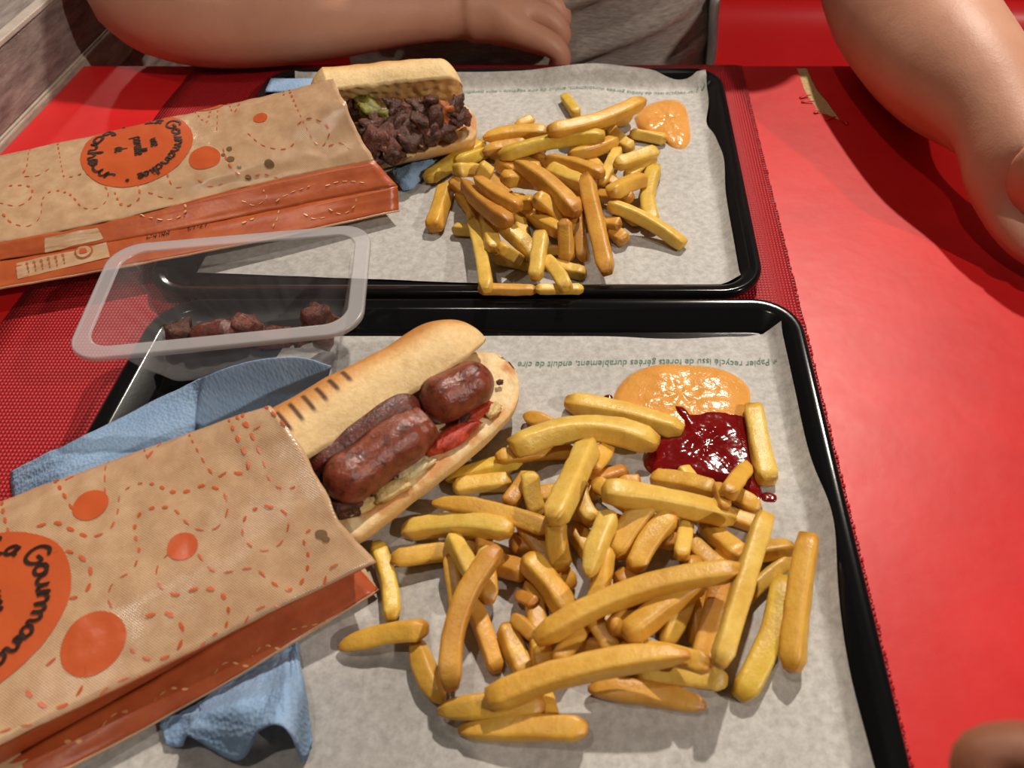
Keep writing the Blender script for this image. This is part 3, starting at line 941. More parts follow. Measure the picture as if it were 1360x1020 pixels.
# far sandwich
st = [(.10+.055*k, .0130, 1.0, 2.0) for k in range(0, 14)]
sw2 = sandwich('baguette sandwich filled with dark chopped meat and peppers, on the far tray', None, (-.36,.93),
    [(-.246,.602),(-.222,.612),(-.192,.624),(-.158,.638),(-.122,.654)], .036, (.046,.030), (.012,.072), .030, st, 21, .10)
random.seed(8)
fill = [(470,142,.048,.012,M_char),(484,138,.052,.008,M_pepper),(492,150,.054,.010,M_pepper),(512,157,.052,.009,M_pepper),(503,170,.048,.012,M_char),
 (492,172,.048,.011,M_char),(506,188,.046,.013,M_meatr),(514,203,.040,.009,M_char),(530,166,.049,.011,M_char),(543,150,.053,.0085,M_meatr),(540,168,.048,.010,M_char),
 (560,164,.049,.012,M_char),(575,156,.051,.011,M_char),(590,147,.052,.0085,M_pepperO),(583,160,.047,.008,M_pepperO),(603,142,.052,.008,M_char),(606,152,.046,.009,M_char),(617,156,.042,.0065,M_meatr),
 (552,184,.042,.010,M_char),(535,188,.042,.010,M_char),(572,180,.041,.011,M_char),(590,172,.041,.010,M_char),(556,190,.037,.006,M_onion),(543,196,.034,.007,M_onion),
 (524,205,.036,.008,M_char),(500,208,.038,.009,M_char),(520,180,.047,.009,M_meatr),(565,176,.045,.007,M_meatr),(498,160,.050,.008,M_meatr),(552,142,.056,.008,M_char),(525,145,.055,.009,M_char),(570,140,.056,.009,M_char),(490,195,.044,.009,M_char),(600,163,.041,.008,M_char)]
nm = {M_char:'charred_meat_chunk', M_meatr:'meat_chunk', M_pepper:'green_pepper_piece', M_pepperO:'orange_pepper_piece', M_onion:'onion_piece'}
for i, (x, y, z, r, m) in enumerate(fill):
    chunk(nm[m], P(x,y,z), (r*random.uniform(.85,1.25), r*random.uniform(.7,1.0), r*random.uniform(.6,.9)), m, sw2, i*.7+2, random.uniform(0,3), .42, random.uniform(-.5,.5))

# ================================================================== plastic tub with leftover meat
TUBC = (-.2385,.3690); TR = math.radians(8.3); TZ = .0195; TH_ = .071
tub = empty('plastic_tub', (TUBC[0], TUBC[1], TZ)); tag(tub, 'clear plastic tub with a frosted rim holding leftover meat', 'tub')
def tring(w, d, r, z, rib=0, n=14):
    ring = []
    c, s = math.cos(TR), math.sin(TR)
    base = rr(0, 0, w, d, r, n, 0)
    # dense ring so that ribs can be pressed into the short side
    dense = []
    for i in range(len(base)):
        a, b = base[i], base[(i+1) % len(base)]
        k = max(1, int(math.hypot(b[0]-a[0], b[1]-a[1])/.0016))
        dense += [(a[0]+(b[0]-a[0])*q/k, a[1]+(b[1]-a[1])*q/k) for q in range(k)]
    return dense
RINGN = 220
def resamp(pl, n):
    L = [0]
    for i in range(len(pl)): L.append(L[-1]+math.dist(pl[i], pl[(i+1) % len(pl)]))
    out = []; k = 0
    for i in range(n):
        s = L[-1]*i/n
        while L[k+1] < s: k += 1
        t = (s-L[k])/max(1e-9, L[k+1]-L[k]); a, b = pl[k], pl[(k+1) % len(pl)]
        out.append((a[0]+(b[0]-a[0])*t, a[1]+(b[1]-a[1])*t))
    return out
def tr(w, d, r, z, rib=0.0):
    c, s = math.cos(TR), math.sin(TR); o = []
    for x, y in resamp(rr(0, 0, w, d, r, 14, 0), RINGN):
        if rib and abs(x) > w/2-.003 and abs(y) < d/2-r*.6:
            x -= math.copysign(rib*max(0, math.sin(y*2*PI/.013)), x)
        if rib and abs(y) > d/2-.003 and abs(x) < w/2-r:
            y -= math.copysign(rib*.35*max(0, math.sin(x*2*PI/.013)), y)
        o.append((TUBC[0]+x*c-y*s, TUBC[1]+x*s+y*c, z))
    return o
W0, D0 = .1700, .1080
v, f = loft([tr(W0-.020, D0-.020, .014, TH_), tr(W0-.022, D0-.022, .014, TH_-.004), tr(W0-.026, D0-.026, .014, TH_-.007), tr(W0-.030, D0-.030, .014, TH_-.016, .0022),
             tr(W0-.040, D0-.036, .015, .040, .0030), tr(W0-.052, D0-.044, .016, .027, .0026), tr(W0-.056, D0-.048, .016, TZ+.002), tr(W0-.066, D0-.058, .014, TZ+.0002), tr(W0-.09, D0-.08, .01, TZ+.0006)], cap0=False)
o = fixn(mk('tub_body', v, f, M_tub, tub))
v, f = loft([tr(W0-.0202, D0-.0202, .014, TH_-.0002), tr(W0-.0192, D0-.0192, .0145, TH_+.0008), tr(W0-.0180, D0-.0180, .015, TH_+.0010), tr(W0-.0172, D0-.0172, .0155, TH_+.0010), tr(W0-.0030, D0-.0030, .020, TH_+.0010), tr(W0-.0020, D0-.0020, .0203, TH_+.0010), tr(W0-.0006, D0-.0006, .0208, TH_+.0006), tr(W0, D0, .021, TH_-.0004), tr(W0, D0, .021, TH_-.0022), tr(W0-.001, D0-.001, .0205, TH_-.0022)], cap0=False, cap1=False)
o = mk('tub_rim', v, f, M_rim, tub)
meats = [((243,446,.028),(.010,.009,.009),M_char,.2,'small charred lump of meat at the left end inside the tub','chunk'),
         ((327,438,.029),(.011,.010,.010),M_meatr,.4,'reddish meat chunk beside the sausage piece in the tub','chunk'),
         ((366,448,.0255),(.013,.007,.006),M_meatr,.1,'small flat meat scrap in the middle of the tub floor','chunk'),
         ((400,447,.0245),(.007,.006,.005),M_char,.5,'tiny charred scrap next to the upright meat piece in the tub','chunk'),
         ((424,432,.032),(.010,.009,.015),M_meatr,.9,'upright browned meat piece at the right end inside the tub','chunk')]
for (p, s, m, r, lab, _) in meats:
    o = chunk('meat_piece', P(*p), s, m, None, p[0]*.013, r, .35); tag(o, lab, 'meat', 'leftover meat in the tub')
o = sausage('sausage_piece', P(252,450,.031), P(318,438,.031), .0105, M_saus2, None, 6); tag(o, 'dark grilled sausage piece lying on the tub floor', 'sausage')

# ================================================================== napkins
def sheet(name, rows, label, n=(26, 70), wr=.0012, seed=1, th=.0009, bottom=None):
    S = Surf([list(c) for c in rows], wr, seed)
    v, f = S.mesh(n[1], n[0])
    o = mk(name, v, f, M_napkin); solid(o, th, 0); tag(o, label, 'napkin', 'blue paper napkins')
    return o
cols = [[(15,627,.0045),(16,648,.0045),(20,672,.0045)], [(60,604,.020),(62,625,.020),(66,650,.020)], [(100,585,.0255),(103,607,.0255),(108,636,.0245)], [(200,535,.0265),(208,560,.025),(217,598,.021)],
        [(262,505,.033),(258,536,.026),(254,580,.018)], [(274,500,.044),(270,535,.027),(262,585,.010)],[(330,481,.050),(330,520,.028),(322,566,.010)],
        [(395,474,.050),(393,512,.028),(385,552,.010)], [(440,486,.043),(432,516,.026),(420,545,.010)]]
sheet('napkin', [[P(*p) for p in c] for c in cols], 'folded blue paper napkin lying between the tub and the near bag', wr=.0010, seed=3)
cols = [[(248,915,.0068),(236,950,.0085),(212,955,.0085),(222,990,.0085)], [(272,903,.0068),(262,938,.009),(252,955,.013),(242,991,.0095)], [(290,893,.0068),(276,931,.010),(264,952,.022),(249,977,.021)],
        [(332,870,.0068),(328,904,.010),(314,942,.028),(316,1010,.013)], [(362,852,.0068),(360,887,.010),(353,928,.028),(342,972,.030)], [(380,843,.0068),(380,876,.010),(377,918,.030),(368,962,.036)], [(388,840,.0068),(389,872,.010),(392,922,.026),(388,978,.030)],
        [(392,838,.0068),(394,868,.009),(402,927,.019),(402,1012,.0095)], [(392,837,.0068),(396,866,.0085),(408,937,.0095),(415,984,.0085)]]
sheet('napkin', [[P(*p) for p in c] for c in cols], 'crumpled blue paper napkin sticking out from under the near bag', wr=.0020, seed=7)
cols = [[(360,104,.021),(352,122,.020)], [(402,104.5,.021),(400,122,.018)], [(440,104,.014),(440,122,.012)], [(480,92,.012),(480,115,.010)], [(520,88.5,.012),(530,110,.010)], [(560,90,.012),(575,108,.010)]]
sheet('napkin', [[P(*p) for p in c] for c in cols], 'blue paper napkin lying flat behind the far sandwich', n=(8, 40), wr=.0006, seed=9)
cols = [[(520,226,.010),(524,238,.012),(536,253,.0085)], [(538,220,.011),(538,234,.017),(549,250,.010)], [(552,214,.010),(556,222,.014),(560,238,.009)], [(570,206,.009),(576,214,.011),(580,222,.0085)]]
sheet('napkin', [[P(*p) for p in c] for c in cols], 'small corner of blue napkin under the far sandwich, touching the fries', n=(14, 24), wr=.0012, seed=5)

# ================================================================== sauces
def blob(name, outline, h, zf, mat, label, cat, seed, parent=None, ripple=.0012, flat=.5):
    pts = cr([tuple(P(x, y, .0065)) for x, y in outline]+[tuple(P(*outline[0], .0065))], 72)[:-1]
    c = sum(pts)/len(pts); v = []; R = 14; n = len(pts)
    for k in range(R+1):
        s = 1-k/(R+1)*1.0
        for p in pts:
            q = c+(p-c)*s
            z = zf(q[0], q[1])-.0002
            e = 1-s
            hh = h*min(1, (1-s**4))**flat
            q3 = (q[0], q[1], 0)
            z += hh*(1+.25*nz(q3, 45, seed))+ripple*e*1.6*nz(q3, 120, seed+2)+ripple*e*nz(q3, 260, seed)
            v.append((q[0], q[1], z))
    f = []
    for k in range(R):
        for j in range(n):
            f.append((k*n+j, k*n+(j+1) % n, (k+1)*n+(j+1) % n, (k+1)*n+j))
    v.append((c[0], c[1], zf(c[0], c[1])+h*(1+.2*nz(tuple(c), 45, seed)))); ci = len(v)-1
    f += [(R*n+j, R*n+(j+1) % n, ci) for j in range(n)]
    o = fixn(mk(name, v, f, mat, parent))
    if label: tag(o, label, cat)
    return o
blob('sauce_puddle', [(812,542),(818,518),(838,496),(868,486),(900,484),(940,487),(975,497),(995,515),(996,540),(988,566),(950,585),(900,582),(860,570),(828,556)], .0065, z_near, M_sauce,
     'large puddle of orange burger sauce beside the ketchup on the near paper', 'sauce', 1)
blob('sauce_puddle', [(842,156),(858,141),(878,134),(900,134),(911,143),(916,165),(917,185),(908,197),(893,195),(880,186),(862,178),(848,170)], .0055, z_far, M_sauce,
     'small blob of orange sauce beside the fries on the far paper', 'sauce', 6)
kz = lambda x, y: z_near(x, y)+.0058*math.exp(-((x-.048)**2/.0016+(y-.338)**2/.0006))
blob('ketchup_puddle', [(893,543),(906,545),(912,552),(928,551),(950,546),(978,549),(998,562),(1008,585),(1010,612),(1008,640),(1012,662),(1000,668),(985,650),(955,645),(925,646),(900,636),(875,634),(856,620),(858,600),(872,584),(896,576),(904,566)], .0062, kz, M_ket,
     'glossy dark red ketchup puddle on the near paper', 'ketchup', 3, ripple=.0016)
blob('ketchup_drop', [(799,533),(803,525),(812,524),(814,530),(808,537),(801,538)], .0018, z_near, M_ket, 'tiny ketchup drop on the paper left of the orange sauce', 'ketchup', 4, ripple=.0002)
blob('ketchup_drop', [(1010,659),(1018,657),(1030,662),(1029,670),(1018,670),(1011,667)], .0018, z_near, M_ket, 'tiny ketchup drop below the right end of the ketchup puddle', 'ketchup', 5, ripple=.0002)
# ================================================================== french fries
TONE = {'p': (lin(234,198,98), lin(216,166,58)), 'y': (lin(222,188,74), lin(200,156,44)), 'g': (lin(228,180,76), lin(202,140,44)),
        'b': (lin(220,166,72), lin(190,126,44)), 'd': (lin(206,144,62), lin(166,104,38))}
def fry_mesh(c3, wid, thick, tone, seed, ends, parent=None):
    """bar of potato along the points c3"""
    rnd = random.Random(seed)
    n = len(c3)-1; m = 16
    rings = []; cols = []
    A, B = TONE[tone]
    roll = rnd.uniform(-.45, .45); twist = rnd.uniform(-.5, .5)
    for i, c in enumerate(c3):
        s = i/n
        d = (c3[min(i+1, n)]-c3[max(i-1, 0)]).normalized()
        s1 = Vector((0,0,1)).cross(d).normalized(); s2 = d.cross(s1)
        k = 1.0
        for e, kind in ((s, ends[0]), (1-s, ends[1])):
            if kind == 'r': k *= min(1, .62+.38*math.sqrt(min(1, e/.06)))
            elif kind == 't': k *= min(1, .34+.66*math.sqrt(min(1, e/.30)))
            else: k *= min(1, .86+.14*min(1, e/.03))
        k *= 1+.07*nz((s*3, seed, 0), 1.0)
        ring = []
        for j in range(m):
            t = 2*PI*(j+.5)/m; ca, sa = math.cos(t), math.sin(t)
            x = math.copysign(abs(ca)**.40, ca); y = math.copysign(abs(sa)**.40, sa)
            tw = roll+twist*(s-.5)
            xr = x*math.cos(tw)-y*math.sin(tw); yr = x*math.sin(tw)+y*math.cos(tw)
            p = c+s1*xr*wid*.445*k+s2*yr*thick*.43*k
            p = p+(p-c)*.09*nz(p, 120, seed)
            ring.append(p)
            tip = max(0, 1-min(s, 1-s)/.10)
            edge = (abs(x)*abs(y))**2
            br = min(1, .60*tip*tip+.32*edge+.7*max(0, nz(p, 42, seed+3)))
            col = mixc(A, B, br)
            if tip > .6 and rnd.random() < .25: col = mixc(col, lin(120,62,20)[:3], .5)
            cols.append(col)
        rings.append(ring)
    # close the ends with a slightly domed cap
    def dome(r, d):
        c = sum((Vector(p) for p in r), Vector())/len(r)
        return [c+(Vector(p)-c)*.62+d*wid*.07 for p in r]
    d0 = (c3[0]-c3[1]).normalized(); d1 = (c3[-1]-c3[-2]).normalized()
    rings = [dome(rings[0], d0)]+rings+[dome(rings[-1], d1)]
    cols = cols[:m]+cols+cols[-m:]
    v, f = loft(rings)
    return fixn(mk('french_fry', v, f, M_fry, parent, cols=cols))

GR = .0025
class Pile:
    def __init__(s, zf): s.zf = zf; s.h = {}
    def get(s, x, y, r):
        b = None; q = int(r/GR)+0
        for i in range(-q, q+1):
            for j in range(-q, q+1):
                k = (round(x/GR)+i, round(y/GR)+j)
                if k in s.h: b = s.h[k] if b is None else max(b, s.h[k])
        return b
    def stamp(s, pts, r, th):
        for a, b in zip(pts[:-1], pts[1:]):
            for t in (0, .33, .66):
                c = a.lerp(b, t); q = int(r/GR)
                for i in range(-q, q+1):
                    for j in range(-q, q+1):
                        d = math.hypot(i, j)*GR
                        if d > r: continue
                        z = c.z+th/2*math.sqrt(max(.15, 1-(d/r)**2))
                        k = (round(c.x/GR)+i, round(c.y/GR)+j)
                        if s.h.get(k, -1) < z: s.h[k] = z
def place_fry(pile, e, seed, zmax):
    x1,y1,x2,y2,w,bend,tone,ends = e[:8]
    L = math.hypot(x2-x1, y2-y1); nx_, ny_ = (y2-y1)/L, -(x2-x1)/L
    N = 12
    px = []
    for i in range(N+1):
        s = i/N
        k = 4*s*(1-s)*bend
        px.append((x1+(x2-x1)*s+nx_*k, y1+(y2-y1)*s+ny_*k))
    z0 = z1 = pile.zf(*P((x1+x2)/2, (y1+y2)/2, .012).xy)+.006
    for it in range(4):
        pts = [P(px[i][0], px[i][1], z0+(z1-z0)*i/N) for i in range(N+1)]
        dm = depth_of(pts[N//2]); wid = w/FPX*dm; th = wid*.92
        req = []
        for p in pts:
            g = pile.get(p.x, p.y, wid*.25)
            gr = pile.zf(p.x, p.y)+th*.5
            req.append(gr if g is None else max(gr, g+th*.5-.0035))
        best = None
        for i in range(N+1):
            for j in range(i+2, N+1):
                a = (req[j]-req[i])/(j-i)
                za = req[i]-a*i; zb = za+a*N
                if all(za+a*k >= req[k]-.0022 for k in range(N+1)):
                    mid = za+a*N/2
                    if best is None or mid < best[0]: best = (mid, za, zb)
        if best is None: best = (0, max(req), max(req))
        z0, z1 = min(best[1], zmax), min(best[2], zmax)
    pts = [P(px[i][0], px[i][1], z0+(z1-z0)*i/N) for i in range(N+1)]
    dm = depth_of(pts[N//2]); wid = w/FPX*dm; th = wid*.92
    pile.stamp(pts, wid*.5, th)
    o = fry_mesh(pts, wid, th, tone, seed, ends)
    return o
COLW = {'p': 'pale yellow', 'y': 'greenish yellow', 'g': 'golden', 'b': 'browned golden', 'd': 'dark brown'}
# x1,y1,x2,y2, width, bend, tone, end shapes, what singles it out;   listed from the bottom of the heap up
near = [
 (593,637,692,610,24,0,'y','tr','half under the near sandwich crust, pointing at the fries'),
 (603,648,678,640,26,2,'p','rr','short, just below the crust of the near sandwich'),
 (498,722,520,822,25,6,'y','rr','squeezed upright between the near bag mouth and the paper'),
 (553,848,588,932,30,-5,'g','tt','pointed, hanging below the lone fry left of the near heap'),
 (452,860,566,836,32,5,'g','tr','lying alone at the far left of the near heap'),
 (522,742,640,726,29,0,'g','rr','sticking out left from the near heap, below the thick arched one'),
 (594,738,610,812,24,2,'g','tr','upright at the left side of the near heap, half hidden'),
 (623,796,660,892,26,3,'b','rr','under the long brown curved fry of the near heap'),
 (671,830,699,896,30,-2,'g','rr','short upright one right of the long brown curved fry'),
 (706,770,722,892,30,0,'g','rr','upright in the lower middle of the near heap'),
 (681,818,712,846,22,0,'b','tr','short brown stub in a gap of the near heap'),
 (686,788,712,802,20,0,'d','tr','darkest tiny stub in the gap of the near heap'),
 (678,724,742,728,30,3,'b','rr','brownish, flat under the middle of the near heap'),
 (636,742,700,760,30,0,'b','rr','hidden under the brown curved fry top of the near heap'),
 (752,534,905,572,30,4,'p','rr','running into the orange sauce, behind the long arched one'),
 (697,552,748,578,26,3,'g','tr','short stub at the top left of the near heap, by the sauce'),
 (660,608,762,600,24,3,'g','rr','flat under the long arched fry at the near heap top'),
 (775,642,832,624,20,0,'d','rr','thin brown stub left of the ketchup'),
 (820,640,850,640,20,0,'b','tr','tiny brown end peeping out left of the ketchup'),
 (783,622,810,592,30,0,'g','rt','stub pointing up at the ketchup from the near heap top'),
 (1001,541,1020,640,31,-2,'p','ff','standing at the right edge of the ketchup'),
 (905,622,924,648,24,0,'p','rr','pale end dipped in the ketchup'),
 (960,682,1008,698,24,0,'g','rr','flat under the stubs below the ketchup'),
 (945,745,1054,728,27,2,'g','rr','flat, reaching out right below the ketchup side of the heap'),
 (985,800,1050,744,23,3,'p','rr','thin, right side of the near heap between two long ones'),
 (846,894,964,905,34,4,'p','rr','pale, at the bottom right of the near heap'),
 (783,915,936,938,34,6,'b','tt','brown and pointed, bottom edge of the near heap'),
 (720,915,732,956,24,0,'g','rr','short stub poking out below the lowest long fry'),
 (584,944,720,938,36,4,'g','tr','second lowest, bottom left of the near heap'),
 (611,970,778,968,37,3,'g','tr','lowest of the near heap, lying alone along its foot'),
 # inside of the heap
 (690,690,760,780,28,0,'g','rr','under the pale steep fry of the near heap'),
 (760,700,820,800,30,4,'g','rr','under the pale dark-tipped fry, middle of the near heap'),
 (820,760,900,830,30,0,'b','rr','under the long arched middle fry, near heap'),
 (880,690,960,760,28,0,'g','rr','under the right half of the long pale fry'),
 (740,800,850,850,30,0,'b','rr','crossing below the thick slanting fry, near heap'),
 (800,690,900,720,28,0,'b','rr','deep under the long pale fry, near heap'),
 (700,660,800,650,28,0,'g','rr','deep under the pale steep fry, near heap'),
 (920,740,930,860,28,0,'g','rr','deep below the long straight fry, right half of near heap'),
 (640,690,650,800,26,0,'b','rr','deep under the thick arched fry, near heap'),
 (760,850,880,870,28,0,'b','rr','deep under the long broad lowest fry'),
 (790,640,860,690,26,0,'g','rr','deep between the ketchup and the broad fry'),
 # upper layers
 (673,672,704,630,25,0,'b','rr','short, brown ended, left of the pale steep fry'),
 (705,628,716,682,27,-4,'p','rr','small bent one left of the pale steep fry'),
 (576,668,734,704,28,7,'g','tr','long, just above the thick arched one at left'),
 (537,706,678,705,31,9,'p','rr','thick and arched, at the left of the near heap'),
 (740,692,748,756,30,-4,'g','rr','short upright one in the middle top of the near heap'),
 (752,672,792,692,24,0,'p','rr','short one right of the pale steep fry'),
 (770,636,788,692,25,-6,'p','rr','bent one right of the pale steep fry'),
 (866,636,950,652,28,3,'g','rr','below the ketchup, above the long pale one'),
 (698,740,756,818,33,4,'g','rr','thick slanting one in the middle of the near heap'),
 (740,882,778,822,30,0,'g','rr','slanting stub below the long arched middle fry'),
 (776,808,816,866,28,2,'g','rr','stub slanting down right under the long middle fry'),
 (812,838,860,792,32,0,'b','rr','brown stub below the long arched middle fry'),
 (885,858,920,780,32,4,'p','tr','pale, upright, lower right of the near heap'),
 (832,846,934,768,36,2,'g','rr','thick slanting one, lower right of the near heap'),
 (930,878,958,768,32,0,'b','ff','brown upright one, right half of the near heap'),
 (815,738,862,668,38,3,'g','rr','broad one below the long pale fry'),
 (842,756,894,684,34,6,'g','rr','slanting one below the long pale fry, right of the broad one'),
 (905,740,912,686,24,0,'p','rr','thin upright one under the long pale fry'),
 (932,694,984,738,28,0,'g','rr','slanting one under the right end of the long pale fry'),
 (792,806,806,728,28,0,'g','rr','upright one under the pale steep middle fry'),
 (609,816,652,728,27,2,'p','tr','crossing the left side of the near heap, beside the brown one'),
 (599,712,630,766,25,0,'p','rr','short, crossing under the thick arched one'),
 (599,916,662,728,33,22,'b','rr','long brown and curved, on the left front of the heap'),
 (735,692,784,588,36,0,'p','rr','pale steep one on the top of the near heap'),
 (682,596,872,590,36,24,'p','fr','long and arched, its tip in the ketchup'),
 (782,764,812,682,31,3,'p','tr','pale steep middle fry with a dark tip'),
 (803,652,974,688,34,4,'p','fr','long pale one lying across below the ketchup'),
 (968,652,1010,676,26,0,'g','rt','pointed stub right below the ketchup'),
 (950,642,962,676,20,3,'b','tr','narrow upright stub at the ketchup edge'),
 (966,656,993,616,27,0,'g','rt','stub raised into the ketchup'),
 (826,862,942,884,32,4,'g','rr','under the long lowest fry at the bottom right of the heap'),
 (650,930,914,870,38,14,'g','ft','long and broad with brown tip, bottom of the near heap'),
 (712,850,984,758,33,20,'g','rr','long arched middle fry lying on top of the near heap'),
 (955,884,1016,684,31,0,'p','rf','long straight one on the right side of the near heap'),
 (982,926,1042,768,38,-10,'y','rr','curved yellow one, right side of the near heap'),
 (1052,890,1074,712,35,3,'g','rf','rightmost of the near heap, nearly upright'),
]
far = [
 (750,129,766,152,16,0,'y','fr','tiny upright end at the top of the far heap'),
 (566,238,642,190,21,0,'y','rr','pointing at the blue napkin corner, far heap'),
 (684,168,708,158,15,0,'g','tr','tiny tip at the upper left of the far heap'),
 (838,177,884,185,17,0,'p','rr','pale, dipping into the small orange sauce'),
 (576,303,594,246,23,0,'g','fr','leftmost of the far heap, upright'),
 (602,304,640,307,18,0,'p','rr','flat stub at the lower left of the far heap'),
 (636,384,712,385,16,0,'b','rr','against the near rim of the far tray, left one'),
 (712,384,774,384,15,0,'p','rr','against the near rim of the far tray, right one'),
 (655,345,706,352,22,4,'p','tr','flat at the lower left of the far heap'),
 (709,332,746,332,17,0,'p','rr','half hidden at the bottom of the far heap'),
 (725,350,777,364,20,0,'p','rr','pale, at the bottom right of the far heap'),
 (813,306,830,320,22,0,'b','rr','stub end pointing at the camera, right of the long brown one'),
 (800,296,824,298,19,0,'b','rr','brown stub beside the long brown one'),
 (832,238,868,210,20,0,'p','rr','pale, right side of the far heap under another'),
 (816,268,850,296,20,0,'g','rr','inner one behind the bent fry, far heap'),
 (868,299,872,222,23,10,'y','rr','rightmost upright bent one of the far heap'),
 (700,200,780,260,22,0,'b','rr','deep under the broad brown slanting fry, far heap'),
 (640,230,700,290,22,0,'b','rr','deep under the darkest brown fry, far heap'),
 (740,260,800,300,22,0,'g','rr','deep beside the long brown upright fry, far heap'),
 (680,260,760,320,22,0,'b','rr','deep under the front middle of the far heap'),
 (760,190,820,250,20,0,'g','rr','deep in the upper right of the far heap'),
 (650,200,720,225,20,0,'g','rr','deep under the long greenish fry across the far heap'),
 (600,240,650,280,22,0,'b','rr','deep behind the short upright left fry, far heap'),
 (780,260,840,262,20,0,'b','rr','deep under the broad right-hand fry, far heap'),
 (700,180,800,175,20,0,'g','rr','deep under the longest top fry, far heap'),
 (700,282,744,308,22,0,'g','rr','behind the brown uprights in the middle of the far heap'),
 (606,214,648,202,19,0,'y','tr','beside another at the left top of far heap'),
 (642,202,700,193,20,2,'b','tr','brown tip, left side of the far heap'),
 (643,184,728,177,22,4,'g','tr','upper left edge of the far heap'),
 (750,171,794,162,21,0,'y','rr','under the longest top fry of the far heap'),
 (785,168,836,154,25,3,'g','rr','broad one under the longest top fry, by the sauce'),
 (812,172,840,197,19,-3,'p','rr','bent pale one left of the small orange sauce'),
 (755,204,818,186,21,-4,'g','tr','slanting one in the upper middle of the far heap'),
 (798,244,821,198,17,0,'p','rr','thin steep one on the right of the far heap'),
 (818,219,872,201,21,0,'p','rr','below the sauce, right side of the far heap'),
 (812,258,856,238,24,3,'g','rr','broad one at the right side of the far heap'),
 (606,226,634,226,23,0,'p','fr','pale stub with a cut end, left side of the far heap'),
 (636,222,652,233,24,0,'p','fr','small pale cube beside the pale stub, far heap'),
 (660,216,684,230,23,0,'b','tr','brown stub in the left middle of the far heap'),
 (726,212,800,232,21,3,'b','rr','brownish one in the upper middle of the far heap'),
 (611,258,634,290,25,4,'g','rr','short upright one at the left of the far heap'),
 (627,293,646,386,20,3,'p','rr','long pale upright one at the left front of the far heap'),
 (646,284,655,332,23,0,'p','rr','short pale upright one at the left front of the far heap'),
 (687,280,695,318,20,0,'p','rr','short pale upright one in the front middle of the far heap'),
 (664,328,690,346,22,0,'p','rr','stub at the foot of the far heap'),
 (730,224,778,246,23,0,'p','rr','in the middle of the far heap beside the long brown one'),
 (668,238,730,246,25,4,'g','rr','lying across the middle left of the far heap'),
 (684,270,708,268,20,0,'g','rr','stub end beside the brown crossed ones, far heap'),
 (710,262,752,296,25,3,'g','rr','slanting down right in the middle of the far heap'),
 (662,300,712,346,25,6,'p','tr','slanting pale one at the front of the far heap'),
 (750,292,753,346,21,0,'b','rr','brown upright one in the front of the far heap'),
 (766,264,776,346,20,-3,'b','rr','brown upright one next to the long brown one'),
 (725,344,752,384,22,3,'p','rr','pale, slanting to the near rim of the far tray'),
 (615,240,676,296,25,-4,'d','tr','darkest brown slanting one at the left of the far heap'),
 (632,236,690,276,23,-3,'b','tr','brown slanting one above the darkest brown fry'),
 (685,216,766,284,27,6,'b','tr','broad brown slanting one in the middle of the far heap'),
 (719,310,711,370,22,0,'p','fr','pale upright one standing at the front of the far heap'),
 (664,208,802,180,23,6,'y','rr','long one lying across the upper part of the far heap'),
 (728,174,854,134,23,-7,'g','rr','longest top fry of the far heap, pointing at the sauce'),
 (808,272,907,326,21,6,'p','rf','bent, sticking out to the right of the far heap'),
 (778,234,806,362,25,0,'b','rr','long brown upright one on the front of the far heap'),
]
def build_fries(lst, zf, tray_word, zmax, s0):
    pile = Pile(zf)
    for i, e in enumerate(lst):
        o = place_fry(pile, e, s0+i, zmax)
        lab = COLW[e[6]]+' french fry '+e[8]
        tag(o, lab, 'french fry', 'french fries on the '+tray_word+' tray')
build_fries(near, z_near, 'near', .044, 100)
build_fries(far, z_far, 'far', .048, 300)
# ================================================================== people
def skinned(name, verts, edges, mat, parent, root=0, sub=2):
    """verts: (x,y,z,radius[,radius2]); one continuous surface grown round the joints"""
    org = ORI[parent]
    me = bpy.data.meshes.new(name)
    me.from_pydata([tuple(Vector(v[:3])-org) for v in verts], edges, [])
    o = bpy.data.objects.new(name, me); C.objects.link(o)
    m = o.modifiers.new('skin', 'SKIN'); m.use_smooth_shade = True; m.branch_smoothing = .6
    sv = me.skin_vertices[0].data
    for i, v in enumerate(verts):
        sv[i].radius = (v[3], v[4] if len(v) > 4 else v[3]); sv[i].use_root = (i == root)
    s = o.modifiers.new('sub', 'SUBSURF'); s.levels = sub; s.render_levels = sub
    dg = bpy.context.evaluated_depsgraph_get()
    nm = bpy.data.meshes.new_from_object(o.evaluated_get(dg))
    bpy.data.objects.remove(o)
    nm.name = name; nm.materials.clear(); nm.materials.append(mat.m); nm.shade_smooth()
    r = bpy.data.objects.new(name, nm); C.objects.link(r); r.parent = parent; ORI[r] = org
    return r
class Sk:
    def __init__(s): s.v = []; s.e = []
    def add(s, p, r, prev=None, r2=None):
        s.v.append(tuple(p)+((r,) if r2 is None else (r, r2))); i = len(s.v)-1
        if prev is not None: s.e.append((prev, i))
        return i
    def chain(s, prev, pts):
        for q in pts: prev = s.add(q[:3], q[3], prev, q[4] if len(q) > 4 else None)
        return prev
person = empty('person', (-.10, 1.02, -.30))
tag(person, 'person in a grey t-shirt across the table, both forearms resting on it', 'person')
B = Sk()
pel = B.add((-.10,1.02,-.16), .11)
che = B.chain(pel, [(-.10,1.03,-.03,.12), (-.10,1.03,.13,.12), (-.10,1.04,.27,.10)])
nec = B.chain(che, [(-.10,1.03,.40,.055), (-.10,1.02,.46,.055)])
